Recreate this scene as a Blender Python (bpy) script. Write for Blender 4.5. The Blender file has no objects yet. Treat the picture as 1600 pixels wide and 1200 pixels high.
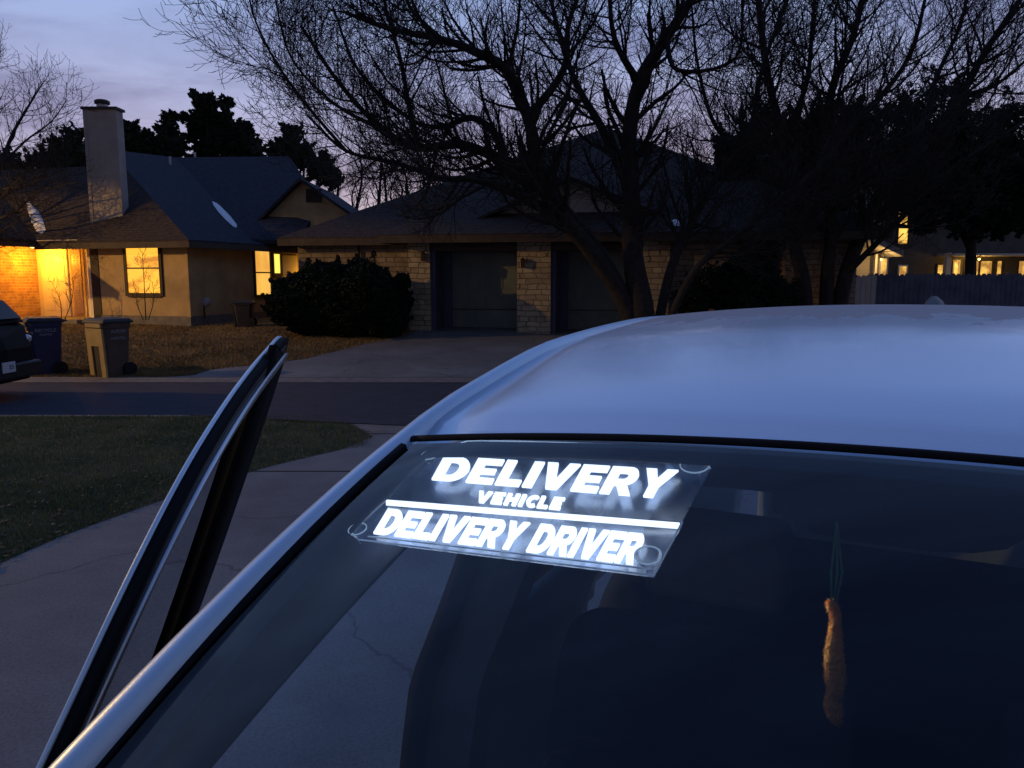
import bpy, math, random
from math import sin, cos, tan, atan, pi, radians, sqrt
from mathutils import Vector as V, Matrix
random.seed(11)
rnd = random.random
def U(a, b): return a + (b - a) * rnd()

# ------------------------------------------------------------ scene, camera
sc = bpy.context.scene
col = sc.collection
F = 1209.0; HOR = 435.0; CZ = 1.86
PIT = atan((600 - HOR) / F)
cd = bpy.data.cameras.new('camera'); cam = bpy.data.objects.new('camera', cd); col.objects.link(cam)
cam.location = (0, 0, CZ); cam.rotation_euler = (pi / 2 - PIT, 0, 0)
cd.sensor_width = 36; cd.lens = 36 * F / 1600; cd.clip_start = .02; cd.clip_end = 2000
sc.camera = cam
sc.view_settings.view_transform = 'Standard'; sc.view_settings.look = 'None'
sc.view_settings.gamma = 1; sc.view_settings.exposure = 0
sc.cycles.max_bounces = 8; sc.cycles.transparent_max_bounces = 24

def ray(px, py):
    cx = (px - 800) / F; cy = -(py - 600) / F
    return V((cx, cos(PIT) + cy * sin(PIT), -sin(PIT) + cy * cos(PIT)))
def at(px, py, Y):                       # a point of the place seen at that pixel, Y metres ahead
    d = ray(px, py); return V((0, 0, CZ)) + d * (Y / d.y)
def onplane(px, py, p, n):
    d = ray(px, py); o = V((0, 0, CZ)); return o + d * ((p - o).dot(n) / d.dot(n))
def atz(px, py, z):
    d = ray(px, py); return V((0, 0, CZ)) + d * ((z - CZ) / d.z)

# ------------------------------------------------------------ mesh helpers
class MB:
    def __init__(s): s.v = []; s.f = []; s.m = []
    def add(s, vs, fs, mi=0):
        b = len(s.v); s.v += [tuple(x) for x in vs]
        s.f += [tuple(b + i for i in f) for f in fs]; s.m += [mi] * len(fs); return s
    def box(s, x0, x1, y0, y1, z0, z1, T=None, mi=0):
        vs = [V((x, y, z)) for z in (z0, z1) for y in (y0, y1) for x in (x0, x1)]
        if T: vs = [T(v) for v in vs]
        return s.add(vs, [(0, 2, 3, 1), (4, 5, 7, 6), (0, 1, 5, 4), (2, 6, 7, 3), (0, 4, 6, 2), (1, 3, 7, 5)], mi)
    def slab(s, pts, off, mi=0):         # polygon given an offset vector thickness
        n = len(pts); off = V(off); a = [V(p) for p in pts]; b = [p + off for p in a]
        fs = [tuple(range(n)), tuple(range(2 * n - 1, n - 1, -1))]
        fs += [(i, i + n, (i + 1) % n + n, (i + 1) % n) for i in range(n)]
        return s.add(a + b, fs, mi)
    def grid(s, fn, nu, nv, mi=0, skip=None):
        vs = [fn(i / nu, j / nv) for j in range(nv + 1) for i in range(nu + 1)]
        fs = [(j * (nu + 1) + i, j * (nu + 1) + i + 1, (j + 1) * (nu + 1) + i + 1, (j + 1) * (nu + 1) + i)
              for j in range(nv) for i in range(nu) if not (skip and skip((i + .5) / nu, (j + .5) / nv))]
        return s.add(vs, fs, mi)
    def tube(s, pts, rad, n=6, mi=0, cap=True):
        pts = [V(p) for p in pts]
        if not hasattr(rad, '__len__'): rad = [rad] * len(pts)
        vs = []; t0 = (pts[1] - pts[0]).normalized()
        a = t0.orthogonal().normalized()
        for i, p in enumerate(pts):
            t = (pts[min(i + 1, len(pts) - 1)] - pts[max(i - 1, 0)])
            t = t.normalized() if t.length > 1e-9 else t0
            a = (a - t * a.dot(t)); a = a.normalized() if a.length > 1e-6 else t.orthogonal().normalized()
            b = t.cross(a)
            for k in range(n):
                an = 2 * pi * k / n; vs.append(p + (a * cos(an) + b * sin(an)) * rad[i])
        fs = [(i * n + k, i * n + (k + 1) % n, (i + 1) * n + (k + 1) % n, (i + 1) * n + k) for i in range(len(pts) - 1) for k in range(n)]
        if cap and n > 3: fs += [tuple(range(n - 1, -1, -1)), tuple((len(pts) - 1) * n + k for k in range(n))]
        return s.add(vs, fs, mi)
    def sweep(s, path, sec, close=True, mi=0):   # sec(i) -> list of points for path[i]
        rings = [sec(i) for i in range(len(path))]; n = len(rings[0]); vs = [p for r in rings for p in r]
        m = n if close else n - 1
        fs = [(i * n + k, i * n + (k + 1) % n, (i + 1) * n + (k + 1) % n, (i + 1) * n + k) for i in range(len(path) - 1) for k in range(m)]
        if close: fs += [tuple(range(n - 1, -1, -1)), tuple((len(path) - 1) * n + k for k in range(n))]
        return s.add(vs, fs, mi)
    def lathe(s, c, prof, n=16, axis='z', mi=0):
        vs = []
        for r, h in prof:
            for k in range(n):
                a = 2 * pi * k / n; x, y = r * cos(a), r * sin(a)
                p = {'z': (x, y, h), 'x': (h, x, y), 'y': (x, h, y)}[axis]
                vs.append(V(c) + V(p))
        fs = [(i * n + k, i * n + (k + 1) % n, (i + 1) * n + (k + 1) % n, (i + 1) * n + k) for i in range(len(prof) - 1) for k in range(n)]
        fs += [tuple(range(n - 1, -1, -1)), tuple((len(prof) - 1) * n + k for k in range(n))]
        return s.add(vs, fs, mi)
    def build(s, name, mat, parent=None, smooth=False, bevel=0, sub=0, solid=0, fix=True):
        me = bpy.data.meshes.new(name); me.from_pydata(s.v, [], s.f); 
        mats = mat if isinstance(mat, (list, tuple)) else [mat]
        for m in mats: me.materials.append(m)
        if len(mats) > 1: me.polygons.foreach_set('material_index', s.m)
        if smooth: me.polygons.foreach_set('use_smooth', [True] * len(me.polygons))
        me.update()
        if fix and len(s.f) < 60000:
            import bmesh
            b = bmesh.new(); b.from_mesh(me); bmesh.ops.recalc_face_normals(b, faces=b.faces); b.to_mesh(me); b.free()
        o = bpy.data.objects.new(name, me); col.objects.link(o)
        if parent:
            o.parent = parent
            if s.__dict__.get('world', True): o.matrix_parent_inverse = WM(parent).inverted()
        if solid: md = o.modifiers.new('solid', 'SOLIDIFY'); md.thickness = solid; md.offset = 0
        if bevel: md = o.modifiers.new('bevel', 'BEVEL'); md.width = bevel; md.segments = 2; md.limit_method = 'ANGLE'
        if sub: md = o.modifiers.new('sub', 'SUBSURF'); md.levels = md.render_levels = sub
        return o
def WM(o):
    m = Matrix.LocRotScale(o.location, o.rotation_euler, None)
    return WM(o.parent) @ o.matrix_parent_inverse @ m if o.parent else m
def tag(o, label=None, cat=None, group=None, kind=None):
    for k, v in (('label', label), ('category', cat), ('group', group), ('kind', kind)):
        if v: o[k] = v
    return o
def thing(name, loc, label, cat, group=None, rz=0):
    o = bpy.data.objects.new(name, None); o.location = loc; o.rotation_euler = (0, 0, rz)
    o.empty_display_size = .2; col.objects.link(o); return tag(o, label, cat, group)
def MBL():
    m = MB(); m.world = False; return m      # coordinates local to the parent

# ------------------------------------------------------------ materials
def mat(name, base, rough=.8, metal=0, var=None, scale=8, detail=4, bump=0, bscale=40, coat=0, spec=.5, emis=None, es=0, extra=None, cr=(.35, .65)):
    m = bpy.data.materials.new(name); m.use_nodes = True; nt = m.node_tree; N = nt.nodes; L = nt.links
    p = N['Principled BSDF']
    p.inputs['Base Color'].default_value = (*base, 1); p.inputs['Roughness'].default_value = rough
    p.inputs['Metallic'].default_value = metal; p.inputs['Coat Weight'].default_value = coat
    p.inputs['Specular IOR Level'].default_value = spec
    tc = N.new('ShaderNodeTexCoord')
    if var:
        n = N.new('ShaderNodeTexNoise'); n.inputs['Scale'].default_value = scale; n.inputs['Detail'].default_value = detail
        n.inputs['Roughness'].default_value = .6
        L.new(tc.outputs['Object'], n.inputs['Vector'])
        r = N.new('ShaderNodeValToRGB'); r.color_ramp.elements[0].position = cr[0]; r.color_ramp.elements[1].position = cr[1]
        r.color_ramp.elements[0].color = (*base, 1); r.color_ramp.elements[1].color = (*var, 1)
        L.new(n.outputs['Fac'], r.inputs['Fac']); L.new(r.outputs['Color'], p.inputs['Base Color'])
    if bump:
        n2 = N.new('ShaderNodeTexNoise'); n2.inputs['Scale'].default_value = bscale; n2.inputs['Detail'].default_value = 5
        L.new(tc.outputs['Object'], n2.inputs['Vector'])
        b = N.new('ShaderNodeBump'); b.inputs['Strength'].default_value = bump; b.inputs['Distance'].default_value = .02
        L.new(n2.outputs['Fac'], b.inputs['Height']); L.new(b.outputs['Normal'], p.inputs['Normal'])
    if emis: p.inputs['Emission Color'].default_value = (*emis, 1); p.inputs['Emission Strength'].default_value = es
    if extra: extra(nt, p, tc)
    return m
def bricks(c1, c2, mort, sc_, bw, bh, ms=.02, axis='XZ', bump=.6):
    def ex(nt, p, tc):
        N = nt.nodes; L = nt.links
        sp = N.new('ShaderNodeSeparateXYZ'); cb = N.new('ShaderNodeCombineXYZ')
        L.new(tc.outputs['Object'], sp.inputs[0])
        ad = N.new('ShaderNodeMath'); ad.operation = 'ADD'
        L.new(sp.outputs['X'], ad.inputs[0]); L.new(sp.outputs['Y'], ad.inputs[1])
        wn = N.new('ShaderNodeTexNoise'); wn.inputs['Scale'].default_value = 3; L.new(tc.outputs['Object'], wn.inputs['Vector'])
        wa = N.new('ShaderNodeMath'); wa.operation = 'MULTIPLY_ADD'; wa.inputs[1].default_value = bh * .5; L.new(wn.outputs['Fac'], wa.inputs[0]); L.new(sp.outputs['Z'], wa.inputs[2])
        wb = N.new('ShaderNodeMath'); wb.operation = 'MULTIPLY_ADD'; wb.inputs[1].default_value = bw * .8; L.new(wn.outputs['Fac'], wb.inputs[0]); L.new(ad.outputs[0], wb.inputs[2])
        L.new(wb.outputs[0], cb.inputs['X']); L.new(wa.outputs[0], cb.inputs['Y'])
        b = N.new('ShaderNodeTexBrick'); b.inputs['Scale'].default_value = sc_; b.inputs['Brick Width'].default_value = bw
        b.inputs['Row Height'].default_value = bh; b.inputs['Mortar Size'].default_value = ms; b.inputs['Bias'].default_value = -.1
        b.squash = .6; b.squash_frequency = 3; b.offset = .43
        b.inputs['Color1'].default_value = (*c1, 1); b.inputs['Color2'].default_value = (*c2, 1); b.inputs['Mortar'].default_value = (*mort, 1)
        ns = N.new('ShaderNodeTexNoise'); ns.inputs['Scale'].default_value = 3.5; ns.inputs['Detail'].default_value = 6
        mx = N.new('ShaderNodeMix'); mx.data_type = 'RGBA'; mx.blend_type = 'MULTIPLY'; mx.inputs['Factor'].default_value = .7
        L.new(tc.outputs['Object'], ns.inputs['Vector']); L.new(cb.outputs[0], b.inputs['Vector'])
        rr = N.new('ShaderNodeValToRGB'); rr.color_ramp.elements[0].position = .3; rr.color_ramp.elements[0].color = (.45, .42, .4, 1); rr.color_ramp.elements[1].position = .65
        L.new(ns.outputs['Fac'], rr.inputs['Fac']); L.new(b.outputs['Color'], mx.inputs['A']); L.new(rr.outputs['Color'], mx.inputs['B'])
        L.new(mx.outputs['Result'], p.inputs['Base Color'])
        bp = N.new('ShaderNodeBump'); bp.inputs['Strength'].default_value = bump; bp.inputs['Distance'].default_value = .02; bp.invert = True
        L.new(b.outputs['Fac'], bp.inputs['Height']); L.new(bp.outputs['Normal'], p.inputs['Normal'])
    return ex
M = {}
M['asphalt'] = mat('asphalt', (.012, .018, .038), .9, var=(.023, .031, .058), scale=3, detail=9, bump=.5, bscale=60)
def concrete_cracks(nt, p, tc):
    N = nt.nodes; L = nt.links
    big = N.new('ShaderNodeTexNoise'); big.inputs['Scale'].default_value = .9; big.inputs['Detail'].default_value = 8; big.inputs['Roughness'].default_value = .65
    fine = N.new('ShaderNodeTexNoise'); fine.inputs['Scale'].default_value = 70; fine.inputs['Detail'].default_value = 4
    L.new(tc.outputs['Object'], big.inputs['Vector']); L.new(tc.outputs['Object'], fine.inputs['Vector'])
    r = N.new('ShaderNodeValToRGB'); r.color_ramp.elements[0].position = .32; r.color_ramp.elements[0].color = (.112, .122, .132, 1)
    r.color_ramp.elements[1].position = .68; r.color_ramp.elements[1].color = (.21, .228, .24, 1)
    L.new(big.outputs['Fac'], r.inputs['Fac'])
    r2 = N.new('ShaderNodeValToRGB'); r2.color_ramp.elements[0].position = .3; r2.color_ramp.elements[0].color = (.7, .7, .7, 1); r2.color_ramp.elements[1].position = .6
    L.new(fine.outputs['Fac'], r2.inputs['Fac'])
    mx = N.new('ShaderNodeMix'); mx.data_type = 'RGBA'; mx.blend_type = 'MULTIPLY'; mx.inputs['Factor'].default_value = 1
    L.new(r.outputs['Color'], mx.inputs['A']); L.new(r2.outputs['Color'], mx.inputs['B'])
    # hairline cracks
    dn = N.new('ShaderNodeTexNoise'); dn.inputs['Scale'].default_value = 2.5; dn.inputs['Detail'].default_value = 6; L.new(tc.outputs['Object'], dn.inputs['Vector'])
    va = N.new('ShaderNodeMixRGB'); va.blend_type = 'ADD'; va.inputs[0].default_value = .35
    L.new(tc.outputs['Object'], va.inputs[1]); L.new(dn.outputs['Color'], va.inputs[2])
    vo = N.new('ShaderNodeTexVoronoi'); vo.feature = 'DISTANCE_TO_EDGE'; vo.inputs['Scale'].default_value = .31; L.new(va.outputs[0], vo.inputs['Vector'])
    r3 = N.new('ShaderNodeValToRGB'); r3.color_ramp.elements[0].position = .0006; r3.color_ramp.elements[0].color = (.3, .3, .3, 1); r3.color_ramp.elements[1].position = .0028
    L.new(vo.outputs['Distance'], r3.inputs['Fac'])
    m2 = N.new('ShaderNodeMix'); m2.data_type = 'RGBA'; m2.blend_type = 'MULTIPLY'; m2.inputs['Factor'].default_value = .75
    L.new(mx.outputs['Result'], m2.inputs['A']); L.new(r3.outputs['Color'], m2.inputs['B']); L.new(m2.outputs['Result'], p.inputs['Base Color'])
    bp = N.new('ShaderNodeBump'); bp.inputs['Strength'].default_value = .3; bp.inputs['Distance'].default_value = .01
    L.new(fine.outputs['Fac'], bp.inputs['Height']); L.new(bp.outputs['Normal'], p.inputs['Normal'])
M['concrete'] = mat('concrete', (.2, .2, .19), .85, extra=concrete_cracks)
M['curb'] = mat('curb_concrete', (.12, .115, .11), .85, var=(.19, .18, .17), scale=5, detail=8, bump=.2)
M['joint'] = mat('joint', (.03, .03, .03), .9)
M['soil_near'] = mat('lawn_soil', (.055, .058, .035), .95, var=(.10, .09, .06), scale=4, detail=10, bump=.8, bscale=30)
M['soil_far'] = mat('dry_lawn', (.10, .075, .035), .95, var=(.2, .15, .07), scale=2.2, detail=10, bump=.8, bscale=25)
M['soil'] = mat('ground_soil', (.06, .055, .04), .95, var=(.09, .08, .05), scale=2, detail=8)
M['blade'] = mat('grass_blade', (.09, .13, .055), .8, var=(.22, .22, .11), scale=1.3, detail=6, spec=.2)
M['blade_dry'] = mat('dry_blade', (.14, .10, .045), .85, var=(.28, .2, .09), scale=1.1, detail=6, spec=.2)
M['deadleaf'] = mat('dead_leaf', (.06, .045, .03), .9, var=(.10, .08, .05), scale=3)
M['bark'] = mat('bark', (.016, .014, .013), .95, var=(.036, .031, .027), scale=9, detail=6, bump=.8, bscale=25)
M['twig'] = mat('twig', (.022, .019, .017), .95, var=(.045, .038, .034), scale=2)
M['leaf'] = mat('evergreen_leaf', (.012, .02, .012), .85, var=(.03, .042, .022), scale=1.5, spec=.2)
M['leaf2'] = mat('cedar_leaf', (.025, .032, .02), .85, var=(.05, .055, .035), scale=1.5, spec=.2)
M['bushleaf'] = mat('bush_leaf', (.008, .014, .009), .8, var=(.022, .03, .016), scale=2, spec=.2)
def shingle(a, b):
    def ex(nt, p, tc):
        N = nt.nodes; L = nt.links
        sp = N.new('ShaderNodeSeparateXYZ'); L.new(tc.outputs['Object'], sp.inputs[0])
        w = N.new('ShaderNodeMath'); w.operation = 'MULTIPLY'; w.inputs[1].default_value = 14; L.new(sp.outputs['Z'], w.inputs[0])
        fr = N.new('ShaderNodeMath'); fr.operation = 'FRACT'; L.new(w.outputs[0], fr.inputs[0])
        n = N.new('ShaderNodeTexNoise'); n.inputs['Scale'].default_value = 9; n.inputs['Detail'].default_value = 8; L.new(tc.outputs['Object'], n.inputs['Vector'])
        ad = N.new('ShaderNodeMath'); ad.operation = 'MULTIPLY_ADD'; ad.inputs[1].default_value = .25; L.new(fr.outputs[0], ad.inputs[0]); L.new(n.outputs['Fac'], ad.inputs[2])
        r = N.new('ShaderNodeValToRGB'); r.color_ramp.elements[0].position = .4; r.color_ramp.elements[1].position = .85
        r.color_ramp.elements[0].color = (*a, 1); r.color_ramp.elements[1].color = (*b, 1)
        L.new(ad.outputs[0], r.inputs['Fac']); L.new(r.outputs['Color'], p.inputs['Base Color'])
        bp = N.new('ShaderNodeBump'); bp.inputs['Strength'].default_value = .6; bp.inputs['Distance'].default_value = .02
        L.new(fr.outputs[0], bp.inputs['Height']); L.new(bp.outputs['Normal'], p.inputs['Normal'])
    return ex
M['roof_blue'] = mat('slate_shingle', (.05, .06, .08), .95, spec=.15, extra=shingle((.032, .036, .05), (.06, .066, .085)))
M['roof_brown'] = mat('brown_shingle', (.05, .05, .05), .95, spec=.15, extra=shingle((.035, .029, .027), (.072, .06, .055)))
M['stucco'] = mat('stucco', (.36, .26, .13), .9, var=(.52, .38, .20), scale=1.4, detail=8, bump=.4, bscale=50)
M['chimney'] = mat('chimney_siding', (.30, .27, .25), .85, var=(.38, .35, .32), scale=2, detail=6)
M['brick'] = mat('porch_brick', (.4, .2, .1), .9, extra=bricks((.52, .3, .17), (.36, .18, .1), (.5, .42, .33), 1, .26, .085, .008))
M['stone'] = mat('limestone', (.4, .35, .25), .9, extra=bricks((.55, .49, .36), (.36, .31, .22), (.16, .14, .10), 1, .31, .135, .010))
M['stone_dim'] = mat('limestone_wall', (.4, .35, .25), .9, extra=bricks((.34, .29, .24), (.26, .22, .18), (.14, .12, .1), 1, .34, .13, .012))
M['trim'] = mat('wood_trim', (.045, .035, .03), .8, var=(.075, .06, .05), scale=3)
M['trim_dark'] = mat('dark_trim', (.03, .022, .018), .7, var=(.05, .035, .025), scale=4)
M['soffit'] = mat('soffit_paint', (.6, .55, .45), .8, var=(.7, .63, .5), scale=2)
M['white'] = mat('white_paint', (.7, .66, .58), .6, var=(.78, .74, .66), scale=2)
M['garage'] = mat('garage_door_paint', (.11, .15, .155), .7, var=(.16, .20, .20), scale=2.5, detail=7)
M['bluepaint'] = mat('blue_gray_paint', (.05, .07, .14), .7, var=(.07, .09, .17), scale=2)
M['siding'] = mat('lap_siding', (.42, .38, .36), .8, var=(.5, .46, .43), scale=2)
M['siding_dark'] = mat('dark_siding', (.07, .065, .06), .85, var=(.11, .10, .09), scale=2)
M['snow'] = mat('snow', (.85, .88, .92), .7, var=(.75, .78, .84), scale=6, bump=.3, bscale=12)
M['fence'] = mat('fence_wood', (.07, .08, .12), .9, var=(.13, .14, .19), scale=3, detail=6)
M['rubber'] = mat('rubber', (.010, .011, .014), .75, spec=.12)
M['black'] = mat('black_plastic', (.012, .013, .018), .45, var=(.02, .021, .026), scale=6)
M['interior'] = mat('interior_fabric', (.010, .011, .016), .95, var=(.016, .018, .026), scale=20)
M['headrest'] = mat('headrest_fabric', (.10, .08, .08), .95, var=(.13, .11, .10), scale=30)
M['pillartrim'] = mat('pillar_trim', (.13, .13, .15), .8, var=(.17, .17, .19), scale=9)
M['belt'] = mat('belt_webbing', (.16, .15, .15), .8, var=(.2, .19, .19), scale=60)
def paintx(nt, p, tc):
    N = nt.nodes; L = nt.links
    n = N.new('ShaderNodeTexNoise'); n.inputs['Scale'].default_value = 9; n.inputs['Detail'].default_value = 8; n.inputs['Roughness'].default_value = .7
    L.new(tc.outputs['Object'], n.inputs['Vector'])
    mr = N.new('ShaderNodeMapRange'); mr.inputs[1].default_value = .3; mr.inputs[2].default_value = .7; mr.inputs[3].default_value = .30; mr.inputs[4].default_value = .46
    L.new(n.outputs['Fac'], mr.inputs[0]); L.new(mr.outputs[0], p.inputs['Roughness'])
    n2 = N.new('ShaderNodeTexNoise'); n2.inputs['Scale'].default_value = 260; n2.inputs['Detail'].default_value = 3; L.new(tc.outputs['Object'], n2.inputs['Vector'])
    bp = N.new('ShaderNodeBump'); bp.inputs['Strength'].default_value = .10; bp.inputs['Distance'].default_value = .002
    L.new(n2.outputs['Fac'], bp.inputs['Height']); L.new(bp.outputs['Normal'], p.inputs['Normal'])
M['paint'] = mat('silver_paint', (.66, .84, .99), .36, metal=.4, coat=.25, extra=paintx)
def dullx(nt, p, tc):  # roof turns greyer and duller past a ragged noise edge
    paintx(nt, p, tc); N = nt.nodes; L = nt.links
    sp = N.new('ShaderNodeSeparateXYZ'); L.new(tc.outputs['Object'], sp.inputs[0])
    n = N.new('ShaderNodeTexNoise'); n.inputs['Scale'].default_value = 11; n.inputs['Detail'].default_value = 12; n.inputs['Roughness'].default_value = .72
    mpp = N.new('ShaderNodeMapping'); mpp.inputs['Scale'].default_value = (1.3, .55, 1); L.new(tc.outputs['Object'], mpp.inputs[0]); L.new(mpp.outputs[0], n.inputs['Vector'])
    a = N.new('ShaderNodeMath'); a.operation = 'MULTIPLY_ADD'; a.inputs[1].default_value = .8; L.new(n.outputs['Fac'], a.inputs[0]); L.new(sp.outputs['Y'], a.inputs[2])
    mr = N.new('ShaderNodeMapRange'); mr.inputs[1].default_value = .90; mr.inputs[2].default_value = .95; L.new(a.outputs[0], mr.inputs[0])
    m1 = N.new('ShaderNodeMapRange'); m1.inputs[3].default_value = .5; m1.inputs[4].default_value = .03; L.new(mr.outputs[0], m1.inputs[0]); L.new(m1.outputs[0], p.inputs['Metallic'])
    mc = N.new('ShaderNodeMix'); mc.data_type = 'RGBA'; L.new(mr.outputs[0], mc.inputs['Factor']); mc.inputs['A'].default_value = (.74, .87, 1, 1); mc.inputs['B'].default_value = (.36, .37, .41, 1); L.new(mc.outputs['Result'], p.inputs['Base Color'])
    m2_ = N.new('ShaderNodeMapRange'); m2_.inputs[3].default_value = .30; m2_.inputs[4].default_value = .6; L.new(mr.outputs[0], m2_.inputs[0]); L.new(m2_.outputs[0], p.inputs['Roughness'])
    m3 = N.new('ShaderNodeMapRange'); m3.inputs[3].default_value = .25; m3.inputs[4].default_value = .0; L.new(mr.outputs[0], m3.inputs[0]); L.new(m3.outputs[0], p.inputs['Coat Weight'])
M['roof_paint'] = mat('dulled_silver_paint', (.66, .84, .99), .36, metal=.4, extra=dullx)
M['chrome'] = mat('satin_metal', (.6, .63, .68), .3, metal=.9)
M['suv'] = mat('suv_paint', (.004, .005, .007), .6, coat=0, spec=.12, var=(.012, .013, .016), scale=5)
M['plate'] = mat('plate_white', (.6, .62, .65), .5)
M['ink'] = mat('plate_ink', (.05, .06, .1), .6)
M['lens'] = mat('lamp_lens', (.7, .75, .85), .15, coat=1, metal=.3)
M['tire'] = mat('tyre_rubber', (.012, .012, .012), .85)
M['cart_blue'] = mat('blue_cart', (.02, .025, .09), .6, var=(.028, .034, .11), scale=4)
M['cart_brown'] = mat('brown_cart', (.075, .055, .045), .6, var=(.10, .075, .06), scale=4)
M['cart_lamplit'] = mat('lamplit_tan_cart', (.34, .25, .10), .6, var=(.44, .33, .14), scale=4)  # lamplight on the brown cart's side, painted in as lighter tan
M['cart_dark'] = mat('dark_cart', (.018, .018, .02), .6, var=(.028, .028, .03), scale=4)
M['label'] = mat('white_print', (.3, .3, .34), .7)
M['metal'] = mat('galvanised', (.35, .36, .38), .5, metal=.6, var=(.45, .46, .48), scale=8)
M['carrot'] = mat('orange_yarn', (.95, .36, .04), .95, var=(1, .47, .09), scale=90, bump=.8, bscale=250)
M['yarn'] = mat('green_yarn', (.03, .12, .08), .9, var=(.05, .16, .10), scale=60)
def glassmat(name, tint, rough=.02, ior=1.5, boost=1):
    m = bpy.data.materials.new(name); m.use_nodes = True; nt = m.node_tree; N = nt.nodes; L = nt.links
    N.remove(N['Principled BSDF']); out = N['Material Output']
    t = N.new('ShaderNodeBsdfTransparent'); t.inputs[0].default_value = (*tint, 1)
    g = N.new('ShaderNodeBsdfGlossy'); g.inputs['Roughness'].default_value = rough
    fr = N.new('ShaderNodeFresnel'); fr.inputs['IOR'].default_value = ior
    mp = N.new('ShaderNodeMath'); mp.operation = 'MULTIPLY'; mp.inputs[1].default_value = boost; mp.use_clamp = True
    mx = N.new('ShaderNodeMixShader'); L.new(fr.outputs[0], mp.inputs[0]); L.new(mp.outputs[0], mx.inputs[0])
    L.new(t.outputs[0], mx.inputs[1]); L.new(g.outputs[0], mx.inputs[2]); L.new(mx.outputs[0], out.inputs['Surface'])
    return m
M['glass'] = glassmat('windscreen_glass', (.62, .78, .90), .015, 1.5, 1.25)
M['glass_dark'] = glassmat('tinted_glass', (.02, .025, .035))
M['glass_door'] = glassmat('door_glass', (.55, .68, .70))
M['acrylic'] = glassmat('clear_acrylic', (.90, .93, .98), .25, 1.35, .6)
M['silicone'] = glassmat('clear_silicone', (.93, .95, 1), .25, 1.4, .5)
def emit(name, c, s, c2=None, scale=4, stretch=(1, 1, 1), lo=.4, hi=.6):
    m = bpy.data.materials.new(name); m.use_nodes = True; nt = m.node_tree; N = nt.nodes; L = nt.links
    p = N['Principled BSDF']; p.inputs['Base Color'].default_value = (.05, .05, .05, 1); p.inputs['Roughness'].default_value = .3
    p.inputs['Emission Color'].default_value = (*c, 1); p.inputs['Emission Strength'].default_value = s
    if c2:
        tc = N.new('ShaderNodeTexCoord'); mp = N.new('ShaderNodeMapping'); mp.inputs['Scale'].default_value = stretch
        n = N.new('ShaderNodeTexNoise'); n.inputs['Scale'].default_value = scale; n.inputs['Detail'].default_value = 4
        L.new(tc.outputs['Object'], mp.inputs[0]); L.new(mp.outputs[0], n.inputs['Vector'])
        r = N.new('ShaderNodeValToRGB'); r.color_ramp.elements[0].position = lo; r.color_ramp.elements[1].position = hi
        r.color_ramp.elements[0].color = (*c, 1); r.color_ramp.elements[1].color = (*c2, 1)
        L.new(n.outputs['Fac'], r.inputs['Fac']); L.new(r.outputs['Color'], p.inputs['Emission Color'])
    return m
M['lit'] = emit('lit_room_blinds', (1, .45, .04), 1.35, (.50, .17, .015), 1.8, (1, 1, 2.2), .46, .66)
M['lit2'] = emit('lit_room_curtain', (1, .55, .10), 1.0, (.85, .38, .06), 2, (1, 1, .6))
M['lit3'] = emit('lit_room_lamp', (1, .8, .12), 1.2)
M['litfar'] = emit('lit_far_room', (1, .58, .10), 1.4, (.30, .14, .03), 2.2, (1, 1, 1), .35, .6)
M['bulb'] = emit('bulb', (1, .7, .25), 4)
M['letters'] = emit('glowing_letters', (.95, .92, 1), 1.9)
def halomat():
    m = bpy.data.materials.new('painted_letter_glow'); m.use_nodes = True; nt = m.node_tree; N = nt.nodes; L = nt.links
    N.remove(N['Principled BSDF']); out = N['Material Output']
    at_ = N.new('ShaderNodeAttribute'); at_.attribute_name = 'glow'
    ns = N.new('ShaderNodeTexNoise'); ns.inputs['Scale'].default_value = 60; ns.inputs['Detail'].default_value = 3
    tc = N.new('ShaderNodeTexCoord'); L.new(tc.outputs['Object'], ns.inputs['Vector'])
    mu = N.new('ShaderNodeMath'); mu.operation = 'MULTIPLY'; L.new(at_.outputs['Fac'], mu.inputs[0])
    mr = N.new('ShaderNodeMapRange'); mr.inputs[1].default_value = .3; mr.inputs[2].default_value = .7; mr.inputs[3].default_value = .6; mr.inputs[4].default_value = 1.3
    L.new(ns.outputs['Fac'], mr.inputs[0]); L.new(mr.outputs[0], mu.inputs[1])
    e = N.new('ShaderNodeEmission'); e.inputs['Color'].default_value = (.36, .46, .78, 1); L.new(mu.outputs[0], e.inputs['Strength'])
    t = N.new('ShaderNodeBsdfTransparent'); t.inputs[0].default_value = (.93, .95, .98, 1)
    a = N.new('ShaderNodeAddShader'); L.new(t.outputs[0], a.inputs[0]); L.new(e.outputs[0], a.inputs[1]); L.new(a.outputs[0], out.inputs['Surface'])
    return m
M['halo'] = halomat()

# ------------------------------------------------------------ sky
w = bpy.data.worlds.new('World'); sc.world = w; w.use_nodes = True
nt = w.node_tree; N = nt.nodes; L = nt.links
bg = N['Background']; out = N['World Output']
tc = N.new('ShaderNodeTexCoord'); sep = N.new('ShaderNodeSeparateXYZ'); L.new(tc.outputs['Generated'], sep.inputs[0])
ramp = N.new('ShaderNodeValToRGB'); L.new(sep.outputs['Z'], ramp.inputs['Fac'])
els = [(0.0, (.50, .38, .42)), (.08, (.32, .275, .34)), (.16, (.225, .225, .345)), (.26, (.18, .225, .385)), (.38, (.145, .225, .43)), (.6, (.085, .16, .36)), (1.0, (.05, .10, .28))]
cr = ramp.color_ramp
cr.elements[0].position = els[0][0]; cr.elements[0].color = (*els[0][1], 1); cr.elements[1].position = els[-1][0]; cr.elements[1].color = (*els[-1][1], 1)
for p_, c_ in els[1:-1]: e_ = cr.elements.new(p_); e_.color = (*c_, 1)
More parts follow.
